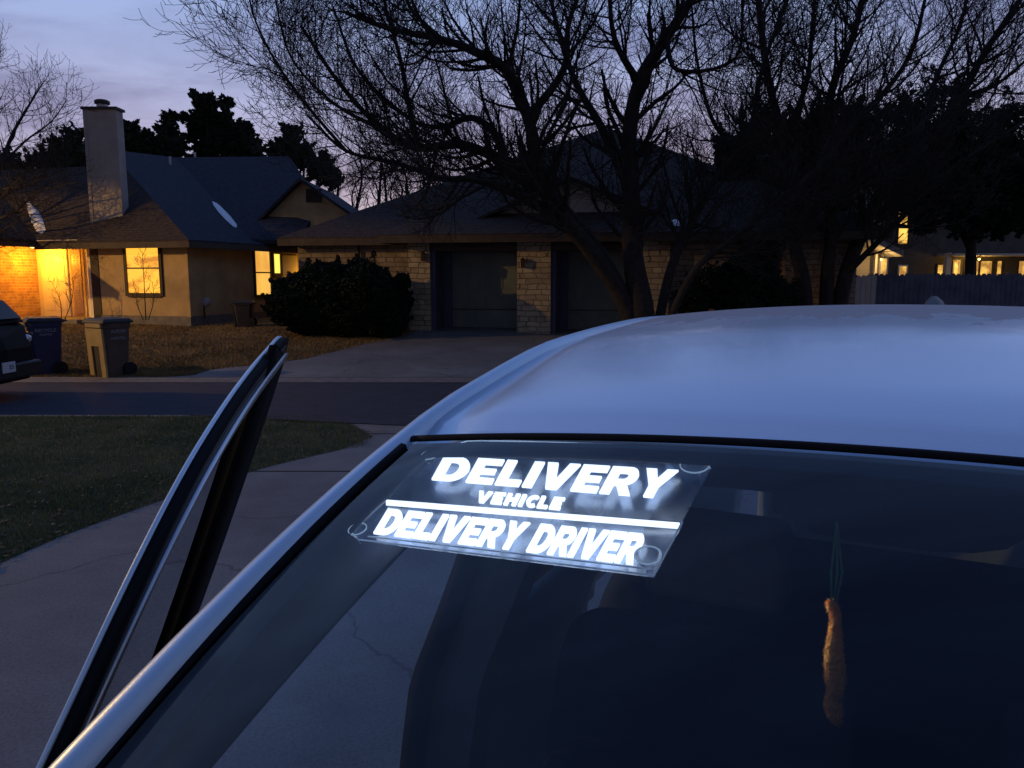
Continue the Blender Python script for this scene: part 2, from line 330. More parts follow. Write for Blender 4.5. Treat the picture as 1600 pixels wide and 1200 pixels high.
# clouds: streaks stretched along the horizon on a plane high up
dv = N.new('ShaderNodeMath'); dv.operation = 'ADD'; dv.inputs[1].default_value = .12; L.new(sep.outputs['Z'], dv.inputs[0])
px_ = N.new('ShaderNodeMath'); px_.operation = 'DIVIDE'; L.new(sep.outputs['X'], px_.inputs[0]); L.new(dv.outputs[0], px_.inputs[1])
py_ = N.new('ShaderNodeMath'); py_.operation = 'DIVIDE'; L.new(sep.outputs['Y'], py_.inputs[0]); L.new(dv.outputs[0], py_.inputs[1])
cb = N.new('ShaderNodeCombineXYZ'); L.new(px_.outputs[0], cb.inputs[0]); L.new(py_.outputs[0], cb.inputs[1])
mp = N.new('ShaderNodeMapping'); mp.inputs['Rotation'].default_value = (0, 0, radians(-14)); mp.inputs['Scale'].default_value = (.6, 1.7, 1); L.new(cb.outputs[0], mp.inputs[0])
ns = N.new('ShaderNodeTexNoise'); ns.inputs['Scale'].default_value = 1.15; ns.inputs['Detail'].default_value = 9; ns.inputs['Roughness'].default_value = .58; ns.inputs['Distortion'].default_value = 1.1
L.new(mp.outputs[0], ns.inputs['Vector'])
cr2 = N.new('ShaderNodeValToRGB'); cr2.color_ramp.elements[0].position = .40; cr2.color_ramp.elements[0].color = (.74, .68, .72, 1)
cr2.color_ramp.elements[1].position = .62; cr2.color_ramp.elements[1].color = (1.16, 1.12, 1.08, 1); L.new(ns.outputs['Fac'], cr2.inputs['Fac'])
mx = N.new('ShaderNodeMix'); mx.data_type = 'RGBA'; mx.blend_type = 'MULTIPLY'; mx.inputs['Factor'].default_value = 1
L.new(ramp.outputs['Color'], mx.inputs['A']); L.new(cr2.outputs['Color'], mx.inputs['B'])
# darker away from the afterglow (which is ahead, +Y)
fb = N.new('ShaderNodeMapRange'); fb.inputs[1].default_value = -.6; fb.inputs[2].default_value = .75; fb.inputs[3].default_value = .34; fb.inputs[4].default_value = 1.0
L.new(sep.outputs['Y'], fb.inputs[0])
m2 = N.new('ShaderNodeVectorMath'); m2.operation = 'SCALE'; L.new(mx.outputs['Result'], m2.inputs[0]); L.new(fb.outputs[0], m2.inputs['Scale'])
L.new(m2.outputs[0], bg.inputs['Color']); bg.inputs['Strength'].default_value = 1.75
sky = N.new('ShaderNodeTexSky'); sky.sky_type = 'NISHITA'; sky.sun_disc = False
sky.sun_elevation = radians(-1.0); sky.sun_rotation = radians(12); sky.air_density = 1; sky.dust_density = 1
b2 = N.new('ShaderNodeBackground'); b2.inputs['Strength'].default_value = .05; L.new(sky.outputs[0], b2.inputs['Color'])
ad = N.new('ShaderNodeAddShader'); L.new(bg.outputs[0], ad.inputs[0]); L.new(b2.outputs[0], ad.inputs[1]); L.new(ad.outputs[0], out.inputs['Surface'])

def light(name, kind, loc, energy, colr, size=.1, rot=None, parent=None):
    d = bpy.data.lights.new(name, kind); d.energy = energy; d.color = colr
    if kind == 'SUN': d.angle = size
    else: d.shadow_soft_size = size
    o = bpy.data.objects.new(name, d); o.location = loc
    if rot: o.rotation_euler = rot
    col.objects.link(o)
    if parent: o.parent = parent; o.matrix_parent_inverse = WM(parent).inverted()
    return o
light('afterglow_sun', 'SUN', (0, 40, 30), .02, (1, .75, .65), radians(20), (radians(-84), 0, radians(-12)))

# ------------------------------------------------------------ terrain
HP_ = [(-60, .25), (9.0, .25), (9.12, .10), (9.28, .0), (13.7, .0), (14.1, .03), (15.2, .06), (20, .50), (22, .62), (40, .8), (160, 1.5)]
def hg(y):
    for (a, ha), (b, hb) in zip(HP_, HP_[1:]):
        if y <= b: return ha + (hb - ha) * max(0, (y - a) / (b - a))
    return HP_[-1][1]
def G(px, py):                           # ground point under a pixel
    z = .3
    for _ in range(30): p = atz(px, py, z); z = z * .5 + .5 * hg(p.y)
    return p
def strip(name, material, xl, xr, y0, y1, dz, kind='structure', nx=2, ys=None):
    m = MB(); Y = sorted(set([y0, y1] + [y for y, _ in HP_ if y0 < y < y1] + [y0 + (y1 - y0) * i / 24 for i in range(25)]))
    vs = []; fs = []
    for y in Y:
        a, b = xl(y), xr(y)
        for i in range(nx + 1): vs.append((a + (b - a) * i / nx, y, hg(y) + dz))
    for j in range(len(Y) - 1):
        for i in range(nx): k = j * (nx + 1) + i; fs.append((k, k + 1, k + nx + 2, k + nx + 1))
    m.add(vs, fs); o = m.build(name, material); tag(o, kind=kind); return o
def interp(tab):
    def f(x):
        if x <= tab[0][0]: return tab[0][1]
        for (a, va), (b, vb) in zip(tab, tab[1:]):
            if x <= b: return va + (vb - va) * (x - a) / (b - a)
        return tab[-1][1]
    return f
strip('ground', M['soil'], lambda y: -120, lambda y: 120, -60, 160, 0)
e = [G(0, 880), G(120, 830), G(350, 750), G(430, 728), G(520, 706), G(566, 700)]
tab = [(-30, e[0].x - .9), (e[0].y, e[0].x)] + [(p.y, p.x) for p in e[1:]]
tab = sorted(tab); k = tab[-1]
tab += [(k[0] + .5, k[1] + .02), (8.6, k[1] - .45), (9.1, k[1] - .9)]
xl = interp(tab)
strip('driveway', M['concrete'], xl, lambda y: 6.5, -6, 9.02, .008, nx=8)
strip('lawn', M['soil_near'], lambda y: -60, lambda y: xl(y) + .01, -6, 9.0, .004)
strip('lawn', M['soil_near'], lambda y: 6.5, lambda y: 60, -6, 9.0, .004)
strip('kerb', M['curb'], lambda y: -60, lambda y: xl(9.1) - .05, 8.9, 9.12, .012)
strip('driveway_apron', M['curb'], lambda y: xl(y) + .01, lambda y: 7, 7.9, 8.75, .014)
strip('street', M['asphalt'], lambda y: -100, lambda y: 100, 9.28, 13.8, .004)
def drape_x(name, material, x0, x1, fa, fb_, dz, n=40):
    m = MB(); vs = []; fs = []; ny = 10
    for i in range(n + 1):
        x = x0 + (x1 - x0) * i / n
        for j in range(ny + 1):
            y = fa(x) + (fb_(x) - fa(x)) * j / ny; vs.append((x, y, hg(y) + dz))
    for i in range(n):
        for j in range(ny): k_ = i * (ny + 1) + j; fs.append((k_, k_ + 1, k_ + ny + 2, k_ + ny + 1))
    m.add(vs, fs); tag(m.build(name, material), kind='structure')
sx = xl(9.1)
near_edge = interp([(sx - 2.6, 9.25), (sx - 1.4, 8.95), (sx + .1, 8.55), (sx + 1.2, 8.3), (7, 7.6)])
drape_x('street', M['asphalt'], sx - 2.6, 7, near_edge, lambda x: 9.5, .022)
strip('gutter', M['curb'], lambda y: -100, lambda y: 100, 13.75, 14.25, .010)
fe = [G(300, 588), G(330, 578), G(420, 569), G(480, 561), G(540, 546), G(600, 531), G(650, 519)]
ft = sorted((p.y, p.x) for p in fe)
fxl = interp([(13.7, ft[0][1] - 2.0)] + ft + [(30, -1.5)])
strip('driveway', M['concrete'], fxl, lambda y: 4.2, 14.2, 21.5, .010, nx=6)
strip('lawn', M['soil_far'], lambda y: -60, lambda y: fxl(y) + .01, 14.25, 34, .005)
strip('lawn', M['soil_far'], lambda y: 4.2, lambda y: 60, 14.25, 34, .005)
# expansion joints in the near driveway
m = MB()
for yj in (G(430, 738).y, 1.0): m.box(xl(yj) + .0, 6.4, yj - .012, yj + .012, .257, .2615)
tag(m.build('driveway_joint', M['joint']), kind='structure')

def blades(name, n, fx, y0, y1, h, material, wd, bias=1):
    m = MB(); vs = []; fs = []
    for i in range(n):
        y = y0 + (y1 - y0) * rnd() ** bias; x0, x1 = fx(y); x = U(x0, x1)
        a = U(0, 2 * pi); hh = h * U(.5, 1.2); t = U(-.6, .6) * hh; z = hg(y)
        dx, dy = cos(a) * wd, sin(a) * wd; b = len(vs)
        vs += [(x - dx, y - dy, z), (x + dx, y + dy, z), (x + sin(a) * t, y - cos(a) * t, z + hh)]; fs.append((b, b + 1, b + 2))
    m.add(vs, fs); o = m.build(name, material, fix=False); tag(o, kind='stuff')
blades('grass', 110000, lambda y: (-.78 * y - .4, xl(y) - .01 + U(-.03, .03)), 3.4, 8.95, .035, M['blade'], .004, .8)
blades('grass', 80000, lambda y: (-.72 * y, fxl(y) - .02 + U(-.05, .05)), 14.3, 21.5, .05, M['blade_dry'], .009)
m = MB()
for i in range(600):
    y = U(3.6, 8.9); x = U(-.75 * y, xl(y) + .05); z = hg(y) + .03; a = U(0, 6.3); s = U(.012, .03)
    m.add([(x + cos(a) * s, y + sin(a) * s, z + U(0, .015)), (x - sin(a) * s * .6, y + cos(a) * s * .6, z), (x - cos(a) * s, y - sin(a) * s, z + U(0, .012)), (x + sin(a) * s * .6, y - cos(a) * s * .6, z)], [(0, 1, 2, 3)])
tag(m.build('fallen_leaves', M['deadleaf'], fix=False), 'dead leaves scattered over the near lawn', kind='stuff')

# ------------------------------------------------------------ trees
def leafball(m, c, r, n, s, flat=1.0):
    vs = []; fs = []
    c = V(c)
    for i in range(n):
        d = V((U(-1, 1), U(-1, 1), U(-1, 1)))
        while d.length > 1 or d.length < .15: d = V((U(-1, 1), U(-1, 1), U(-1, 1)))
        d = d.normalized() * (d.length ** .5)
        p = c + V((d.x * r, d.y * r, d.z * r * flat))
        a = V((U(-1, 1), U(-1, 1), U(-1, 1))).normalized() * s * U(.6, 1.4); b = a.orthogonal().normalized() * s * U(.3, .7)
        k = len(vs); vs += [p - a, p + b, p + a, p - b]; fs.append((k, k + 1, k + 2, k + 3))
    m.add(vs, fs)
def bezier_pts(ctrl, n=6):               # catmull-rom through control points
    P = [V(c) for c in ctrl]; P = [P[0] * 2 - P[1]] + P + [P[-1] * 2 - P[-2]]; o_ = []
    for i in range(1, len(P) - 2):
        for k in range(n):
            t = k / n; a, b, c, d = P[i - 1], P[i], P[i + 1], P[i + 2]
            o_.append(.5 * ((2 * b) + (c - a) * t + (2 * a - 5 * b + 4 * c - d) * t * t + (3 * b - 3 * c + d - a) * t ** 3))
    o_.append(P[-2]); return o_
def grow(mt, mw, pts, r0, r1, lvl, maxlvl, dens, lens, up, spread=None):
    """tube along pts, then children along it"""
    n = len(pts); rad = [r0 + (r1 - r0) * (i / (n - 1)) ** .8 for i in range(n)]
    (mt if lvl <= 1 else mw).tube(pts, rad, 7 if lvl == 0 else (5 if lvl == 1 else 3), cap=False)
    if lvl >= maxlvl: return
    length = sum((pts[i + 1] - pts[i]).length for i in range(n - 1))
    k = max(2, int(length * dens[lvl] * U(.85, 1.15)))
    for j in range(k):
        f = (.12 if lvl else .25) + (1 - (.12 if lvl else .25)) * ((j + rnd()) / k); x = f * (n - 1); i = min(int(x), n - 2)
        p = pts[i].lerp(pts[i + 1], x - i); t = (pts[i + 1] - pts[i]).normalized()
        q = V((U(-1, 1), U(-1, 1), U(-1, 1))); q = (q - t * q.dot(t)).normalized()
        d = (t * U(.5, 1.1) + q * U(.6, 1.1)).normalized()
        ln = lens[lvl] * U(.5, 1.25) * (1 - .35 * f)
        rr = max(rad[i] * .5 * U(.6, 1), .004); rr = min(rr, [.07, .024, .012, .008][min(lvl, 3)])
        ns_ = [7, 5, 4, 3][min(lvl, 3)]; pp = [p]; dd = d
        for s_ in range(ns_):
            dd = (dd + V((U(-1, 1), U(-1, 1), U(-1, 1))) * .16 + V((0, 0, up)) * (s_ / ns_)).normalized()
            pp.append(pp[-1] + dd * ln / ns_)
        grow(mt, mw, pp, rr, max(rr * .35, .0045), lvl + 1, maxlvl, dens, lens, up)
def bare_tree(label, base, limbs, Y, dens=(2.6, 5.5, 8), lens=(2.0, 1.0, .5), up=.35, maxlvl=3, group=None):
    root = thing('bare_tree', base, label, 'tree', group)
    mt, mw = MB(), MB()
    for ctrl, r0, r1 in limbs:
        c3 = [at(c[0], c[1], Y + (c[2] if len(c) > 2 else 0)) for c in ctrl]
        grow(mt, mw, bezier_pts(c3, 5), r0, r1, 0, maxlvl, dens, lens, up)
    mt.build('trunk', M['bark'], root, smooth=True, fix=False); mw.build('crown', M['twig'], root, fix=False)
    return root
T1 = 16.0; b1 = V((at(1012, 500, T1).x, T1, hg(T1)))
def bz(px): return (px, 0)
base_py = 435 + (CZ - hg(T1)) * F / T1
bare_tree('large bare multi-stemmed tree spreading over the stone garage driveway', b1, [
    ([(1012, base_py), (1000, 470), (988, 400), (985, 300, .1), (982, 220, .2), (998, 130, .3), (1040, 60, .4), (1082, -5, .5), (1120, -90, .6)], .30, .06),
    ([(1004, base_py), (975, 470), (925, 395, -.3), (880, 340, -.6), (845, 272, -.9), (825, 185, -1.1), (792, 112, -1.2), (740, 80, -1.3), (690, 62, -1.4), (610, 45, -1.4), (540, 20, -1.5)], .22, .035),
    ([(1008, base_py), (960, 440, .2), (900, 350, .4), (830, 285, .5), (784, 252, .4), (720, 226, .2), (655, 232, 0), (600, 205, -.2), (530, 130, -.3), (470, 40, -.4)], .20, .03),
    ([(880, 345, -.6), (800, 300, -1.0), (740, 280, -1.2), (690, 278, -1.3), (620, 255, -1.5), (540, 235, -1.6), (480, 180, -1.7)], .10, .022),
    ([(790, 252, .4), (770, 205, .8), (736, 184, 1.0), (690, 198, 1.2), (640, 185, 1.3), (560, 110, 1.4), (520, 10, 1.5)], .10, .025),
    ([(655, 232, 0), (640, 170, 0), (625, 90, .1), (600, 0, .2), (590, -80, .3)], .07, .02),
    ([(825, 185, -1.1), (880, 110, -1.2), (890, 30, -1.2), (930, -60, -1.2)], .09, .03),
    ([(985, 300, .1), (940, 200, .7), (900, 130, 1.1), (870, 40, 1.4), (850, -60, 1.6)], .12, .03),
    ([(1018, base_py), (1045, 430, .2), (1075, 360, .4), (1110, 290, .7), (1170, 210, .9), (1190, 110, 1.0), (1230, 0, 1.2)], .12, .035),
    ([(1020, base_py), (1080, 430, -.3), (1150, 370, -.6), (1215, 315, -.9), (1290, 250, -1.1), (1360, 160, -1.3)], .09, .025),
    ([(1040, 60, .4), (1060, 110, -.3), (1150, 90, -.8), (1160, -20, -1)], .06, .02),
    ([(998, 130, .3), (960, 60, -.2), (950, -40, -.3)], .09, .03),
    ([(690, 62, -1.4), (640, 10, -1.4), (620, -60, -1.4)], .05, .02),
    ([(540, 235, -1.6), (480, 165, -1.9), (430, 95, -2.0), (395, 20, -2.1), (385, -50, -2.1)], .035, .012),
    ([(600, 205, -.2), (520, 160, .2), (455, 90, .5), (430, 0, .7)], .045, .015),
], T1, dens=(6.0, 7.5, 8), lens=(1.9, .95, .45), up=.3)
T2 = 18.0; bp2 = 435 + (CZ - hg(T2)) * F / T2; b2_ = V((at(1285, 500, T2).x, T2, hg(T2)))
bare_tree('dark bare tree with leaning stems beside the pale siding wall', b2_, [
    ([(1262, bp2), (1255, 440), (1242, 380), (1245, 300, .2), (1225, 220, .4), (1200, 120, .6), (1185, 0, .8), (1180, -90, .9)], .20, .05),
    ([(1290, bp2), (1293, 430), (1300, 350, -.2), (1290, 240, -.3), (1300, 140, -.4), (1335, 50, -.5), (1360, -60, -.6)], .19, .05),
    ([(1300, bp2), (1322, 430), (1345, 370, .2), (1378, 300, .5), (1440, 230, .8), (1500, 150, 1.0), (1540, 80, 1.1), (1600, -10, 1.2)], .20, .06),
    ([(1320, 430), (1350, 400, -.4), (1400, 350, -.8), (1480, 270, -1.1), (1600, 190, -1.4)], .09, .03),
    ([(1245, 300, .2), (1190, 260, .9), (1120, 200, 1.3), (1090, 100, 1.6), (1080, 0, 1.8)], .09, .025),
    ([(1290, 240, -.3), (1350, 180, -1), (1420, 90, -1.4), (1450, -20, -1.6)], .09, .03),
    ([(1440, 230, .8), (1460, 130, 1.6), (1500, 40, 2), (1520, -50, 2)], .08, .03),
    ([(1225, 220, .4), (1260, 130, 1), (1270, 30, 1.4), (1280, -60, 1.6)], .08, .03),
    ([(1500, 150, 1), (1560, 130, .5), (1640, 60, .2)], .06, .025),
], T2, dens=(6.0, 7, 7), lens=(2.1, 1.0, .5), up=.4)
Y3 = 22.5
bare_tree('thin bare tree at the left edge rising over the porch roof', V((at(20, 500, Y3).x - 1.2, Y3, hg(Y3))), [
    ([(-30, 500), (-25, 380), (-10, 300), (15, 220, .2), (45, 165, .3), (70, 125, .4)], .12, .012),
    ([(-10, 300), (-20, 200), (-10, 130), (0, 90)], .06, .012),
    ([(0, 260), (40, 220, -.4), (80, 190, -.6), (105, 155, -.8)], .04, .010),
    ([(-25, 340), (20, 290, -.5), (50, 260, -.8), (90, 235, -1)], .05, .012),
    ([(-35, 400), (-10, 350, -.7), (25, 330, -1.2), (60, 300, -1.5), (120, 285, -1.8)], .05, .010),
    ([(-35, 420), (-15, 390, -.9), (5, 360, -1.4), (30, 345, -1.7)], .05, .010),
    ([(-30, 350), (0, 300, -1), (40, 290, -1.3), (100, 265, -1.6)], .04, .010),
], Y3, dens=(5.5, 6, 6), lens=(1.2, .7, .4), up=.3)
for cx, hpx in ((530, 262), (560, 225), (585, 245), (610, 240), (632, 250), (655, 232), (680, 250), (705, 235), (1065, 225), (1130, 200)):
    Yb = U(33, 38)
    bare_tree('slender leafless tree in the thicket behind the two roofs', V((at(cx, 500, Yb).x, Yb, hg(Yb))), [
        ([(cx, 440), (cx + U(-6, 6), 340), (cx + U(-12, 12), 280), (cx + U(-18, 18), hpx)], .12, .02),
        ([(cx, 360), (cx + U(-25, 25), 300), (cx + U(-35, 35), 250)], .06, .015)], Yb, dens=(3.6, 4.5, 4), lens=(1.7, .9, .45), up=.5, maxlvl=3, group='leafless trees behind the roofs')

def evergreen(name, label, lumps, Y, material, n, leaf, group=None, k=4, trunk=True, dy=None):
    X = sum(l[0] for l in lumps) / len(lumps); g = at(X, 500, Y); base = V((g.x, Y, hg(Y)))
    root = thing(name, base, label, 'shrub' if 'shrub' in name or 'bush' in name else 'tree', group)
    m = MB(); tot = sum(l[2] ** 2 for l in lumps)
    tr = MB()
    for px, py, rp in lumps:
        r = rp * Y / F; c = at(px, py, Y) + V((0, U(-.4, .4) * r if dy is None else 0, 0)); c.z = max(c.z, base.z + r * .45)
        nn = int(n * rp * rp / tot)
        leafball(m, c, r * (.95 if name == 'bush' else .66), int(nn * (.8 if name == 'bush' else .34)), leaf)
        for j in range(k * 8):                                   # ragged outer sprays
            d = V((U(-1, 1), U(-1, 1), U(-.9, 1))).normalized(); e0 = c + d * r * U(.5, 1.0); rs = r * U(.08, .2)
            dd = (d + V((U(-.6, .6), U(-.6, .6), U(-.1, .7)))).normalized()
            for q_ in range(3): leafball(m, e0 + dd * rs * 1.1 * q_, rs * (1 - .28 * q_), max(2, int(nn * .66 / (k * 24))), leaf * (1 - .15 * q_))
        if 'bush' in name: tr.tube([base, base.lerp(c, .5) + V((0, 0, .2)), c], [.05, .04, .02], 6, cap=False)
        else:
            cz = sum(at(a_, b_, Y).z for a_, b_, r_ in lumps) / len(lumps); fk = V((base.x, base.y, base.z + (cz - base.z) * .62))
            tr.tube([fk + V((0, 0, U(-.5, .1))), fk.lerp(c, .5) + V((U(-.2, .2), U(-.2, .2), .3)), c], [.11, .07, .03], 6, cap=False)
    m.build('crown' if 'tree' in name or 'oak' in name or 'cedar' in name else 'foliage', material, root, fix=False)
    if 'bush' not in name: tr.tube([base - V((0, 0, .1)), base + V((0, 0, .25)), base.lerp(fk, .5) + V((.1, 0, 0)), fk + V((0, 0, .3))], [.30, .21, .17, .13], 8, cap=False)
    if trunk: tr.build('trunk' if 'bush' not in name else 'stem', M['bark'], root, fix=False)
    return root
evergreen('evergreen_tree', 'tall dark evergreen with jagged top behind the slate roof', [(325, 165, 22), (310, 195, 30), (345, 200, 32), (370, 215, 26), (330, 235, 40), (385, 205, 14), (395, 235, 24), (355, 160, 10)], 36, M['leaf'], 16000, .14)
evergreen('evergreen_tree', 'small pointed dark evergreen left of the tallest one', [(262, 185, 12), (262, 210, 20), (275, 232, 24), (255, 240, 22)], 35, M['leaf'], 6000, .13)
evergreen('evergreen_tree', 'dark rounded evergreen just right of the chimney', [(200, 205, 18), (215, 225, 24), (190, 228, 22), (235, 235, 16)], 35, M['leaf'], 6000, .13)
evergreen('cedar_tree', 'olive green cedar behind the roof gable', [(455, 210, 20), (448, 235, 26), (475, 245, 24), (500, 265, 24), (430, 240, 16), (520, 280, 18)], 37, M['leaf2'], 9000, .13)
evergreen('evergreen_tree', 'low dark evergreen left of the chimney', [(115, 215, 18), (95, 240, 28), (125, 245, 30), (60, 262, 34), (100, 270, 34), (20, 275, 38), (-20, 270, 40)], 34, M['leaf'], 11000, .13)
evergreen('oak_tree', 'wide black live oak above the stone wall right of center', [(1150, 240, 42), (1200, 205, 48), (1120, 290, 30), (1180, 285, 50), (1250, 250, 60), (1230, 320, 40), (1290, 200, 50), (1320, 260, 55), (1290, 320, 44), (1345, 210, 40)], 22.5, M['leaf'], 46000, .085)
evergreen('oak_tree', 'black live oak above the picket fence at the right edge', [(1400, 200, 55), (1460, 180, 60), (1520, 220, 70), (1590, 200, 60), (1640, 260, 70), (1450, 250, 50), (1560, 305, 60), (1490, 312, 55), (1620, 320, 60), (1440, 310, 38), (1400, 270, 40), (1500, 345, 32), (1560, 345, 34), (1450, 350, 24)], 24.5, M['leaf'], 60000, .09)
evergreen('oak_tree', 'distant dark oak showing between the two nearer oaks', [(1380, 260, 60), (1400, 330, 50), (1350, 300, 40), (1450, 300, 60)], 46, M['leaf'], 9000, .2)
m = MB()
for i in range(230):
    x = -75 + 150 * (i + rnd()) / 230; y = U(60, 78); r_ = U(1.6, 3.2)
    leafball(m, V((x, y, hg(y) + U(.8, 4.2))), r_, 130, .42)
tag(m.build('far_wood', M['leaf'], fix=False), 'dark far-off wood behind the houses', kind='stuff')
# big clipped bush by the garage
evergreen('bush', 'big dark rounded bush left of the stone garage pillar', [(468, 465, 42), (520, 458, 50), (575, 455, 46), (606, 472, 38), (545, 485, 48), (480, 488, 42), (602, 492, 40), (448, 480, 30), (628, 440, 14), (440, 455, 16), (560, 425, 22), (500, 428, 20)], 19.2, M['bushleaf'], 70000, .05, k=5)
evergreen('bush', 'dark bush under the bare tree right of the garage', [(1110, 450, 34), (1150, 440, 38), (1190, 455, 40), (1225, 470, 30), (1080, 470, 28), (1150, 480, 36)], 17.2, M['bushleaf'], 22000, .05, k=6)
Ys = 20.2
bare_tree('spindly leafless sapling in front of the lit bedroom window', V((at(228, 500, Ys).x, Ys, hg(Ys))), [
    ([(228, 500), (226, 460), (224, 420), (222, 392)], .016, .005), ([(232, 500), (240, 470), (238, 440)], .012, .005), ([(224, 500), (214, 475), (212, 450)], .012, .005)],
    Ys, dens=(7, 8), lens=(.45, .18), up=.4, maxlvl=2)
bare_tree('leafless twiggy shrub growing beside the porch slab', V((at(98, 500, 21).x, 21, hg(21))), [
    ([(96, 502), (94, 470), (80, 440)], .014, .004), ([(100, 502), (112, 470), (116, 430)], .014, .004)], 21, dens=(7, 8), lens=(.4, .2), up=.3, maxlvl=2)

# ------------------------------------------------------------ left house
C = V((-8.7, 21, 0)); hu = V((.3, .954, 0)).normalized(); hv = V((-hu.y, hu.x, 0)); gz = .62
HT = lambda p: C + hv * p.x + hu * p.y + V((0, 0, p.z))
house = thing('house', C + V((0, 0, gz)), 'tan house with slate roof, tall chimney and lit orange porch', 'house')
TOP = 2.93
MB().box(0, 3.28, 0, 9, gz - .3, TOP, HT).build('wall', M['stucco'], house)
o = MB().box(3.28, 6.15, .8, 9, gz - .3, TOP, HT).build('wall', M['soffit'], house); o['label'] = 'pale recessed porch wall'
o = MB().box(6.15, 14, -2.6, 8, gz - .3, TOP + .02, HT).build('wall', M['brick'], house); o['label'] = 'brick porch wing wall'
MB().box(3.0, 3.28, -.02, .14, gz, TOP, HT).build('corner_post', M['trim_dark'], house)
MB().box(3.29, 6.14, -.6, .79, gz - .2, gz + .10, HT).build('porch_slab', M['curb'], house)
MB().box(3.29, 6.14, -.40, .79, TOP - .06, TOP - .01, HT).build('porch_ceiling', M['soffit'], house)
MB().box(3.30, 3.50, .1, .79, gz + .1, TOP - .06, HT).build('porch_pier', M['white'], house)
dm = MB().box(4.95, 5.95, .755, .797, gz + .11, gz + 2.12, HT).build('door', M['white'], house)
m = MB()
for z0, z1 in ((.3, .95), (1.15, 1.9)):
    for a0, a1 in ((5.05, 5.4), (5.5, 5.85)): m.box(a0, a1, .742, .756, gz + z0, gz + z1, HT)
m.build('door_panel', M['white'], dm)
MB().lathe(HT(V((5.02, .72, gz + 1.1))), [(.0, -.03), (.03, -.02), (.035, 0), (.02, .03)], 10, 'y').build('door_knob', M['chrome'], dm)
sl = MB().box(4.33, 4.83, .76, .797, gz + .11, gz + 2.2, HT).build('sidelight', M['stucco'], house)
MB().box(4.43, 4.75, .74, .761, gz + .2, gz + 2.08, HT).build('pane', mat('sidelight_glass', (.38, .28, .24), .4), sl)
m = MB()
for i in range(14): m.tube([HT(V((4.59 + .07 * cos(a * pi / 5), .738, gz + .36 + i * .125 + .045 * sin(a * pi / 5)))) for a in range(11)], .006, 4)
m.build('leading', M['soffit'], sl)
# foundation line
MB().box(-.02, 3.27, -.02, .02, gz - .3, gz + .22, HT).build('foundation', M['curb'], house)
MB().box(-.02, .0, -.0, 5.6, gz - .3, gz + .22, HT).build('foundation', M['curb'], house)
MB().box(-.035, .05, -.035, .05, gz + .2, TOP, HT).build('corner_board', M['stucco'], house)
def window(parent, a0, a1, z0, z1, T, pane, frame=M['trim_dark'], mull=True, d=-.05, name='window', fw=.07, ax='front'):
    def B(m, p0, p1, q0, q1, zz0, zz1):
        if ax == 'front': m.box(p0, p1, q0, q1, zz0, zz1, T)
        else: m.box(q0, q1, p0, p1, zz0, zz1, T)
        return m
    f = MB(); B(f, a0 - fw, a0, d, -.001, z0 - fw, z1 + fw); B(f, a1, a1 + fw, d, -.001, z0 - fw, z1 + fw)
    B(f, a0, a1, d, -.001, z0 - fw * 1.3, z0); B(f, a0, a1, d, -.001, z1, z1 + fw)
    fo = f.build(name, frame, parent)
    B(MB(), a0, a1, -.014, -.004, z0, z1).build('pane', pane, fo)
    if mull: B(MB(), a0, a1, d * .9, -.016, (z0 + z1) / 2 - .02, (z0 + z1) / 2 + .02).build('sash_bar', frame, fo)
    return fo
def a_front(px, b=0):                    # a-coordinate of a pixel column on the front wall
    k = (px - 800) / F; p = C + hu * b
    return (p.x - k * p.y) / (k * hv.y - hv.x)
def b_side(px):
    k = (px - 800) / F
    return (C.x - k * C.y) / (k * hu.y - hu.x)
def zat(px, py, Y): return CZ + (HOR - py) / F * Y
a1, a0 = a_front(206), a_front(256)
window(house, a0, a1, zat(0, 457, 21.7), zat(0, 382, 21.7), HT, M['lit'], fw=.09)
b0, b1 = b_side(402), b_side(425)
window(house, b0, b1, zat(0, 460, 24), zat(0, 392, 24), HT, M['lit2'], ax='side')
b2s, b3 = b_side(431), b_side(441)
window(house, b2s, b3, zat(0, 427, 25), zat(0, 398, 25), HT, M['lit3'], ax='side', mull=False, fw=.1)
# roof
E1 = HT(V((-.45, -.45, 2.86))); E2 = HT(V((-.45, 6.2, 2.86)))
P1 = at(192, 258, 25.2)
nteal = (E2 - E1).cross(P1 - E1).normalized()
Tt1 = onplane(150, 231, P1, nteal); T2_ = onplane(275, 246, P1, nteal); VB = onplane(392, 374, P1, nteal)
FL = HT(V((4.75, -.45, 2.86)))
nfr = (E1 - P1).cross(FL - P1).normalized()
P2 = onplane(-60, 268, P1, nfr)
dn = V((0, 0, -.12))
o = MB().slab([E1, P1, P2, FL], dn).build('roof', M['roof_brown'], house)  # front slope browner: porch light put into the shingle colour
m = MB().slab([E1, E2, VB, T2_, Tt1, P1], dn); ro = m.build('roof', M['roof_blue'], house)
# tall back block slope (navy)
R2 = atz(452, 244, T2_.z); R2 = V((0, 0, CZ)) + ray(452, 244) * ((T2_.z - CZ) / ray(452, 244).z)
R3 = R2 + V((2.2, -4.2, -2.2))
MB().slab([T2_, R2, R3, VB + V((1.2, .5, 0)), VB], dn).build('roof', M['roof_blue'], house)
MB().slab([T2_, R2, R2 + V((0, 7, -3.6)), T2_ + V((-3, 7, -3.6)), Tt1 + V((-3, 4, -3))], dn).build('roof', M['roof_blue'], house)
# fascia and soffit under the eaves
m = MB(); m.box(-.47, 4.75, -.47, -.43, 2.66, 2.82, HT); m.box(-.47, -.43, -.43, 6.2, 2.66, 2.82, HT); m.build('fascia', M['trim'], house)
m = MB(); m.box(-.42, 3.28, -.42, -.001, 2.70, 2.73, HT); m.box(-.42, -.001, 0, 6.2, 2.70, 2.73, HT); m.build('soffit', M['trim'], house)
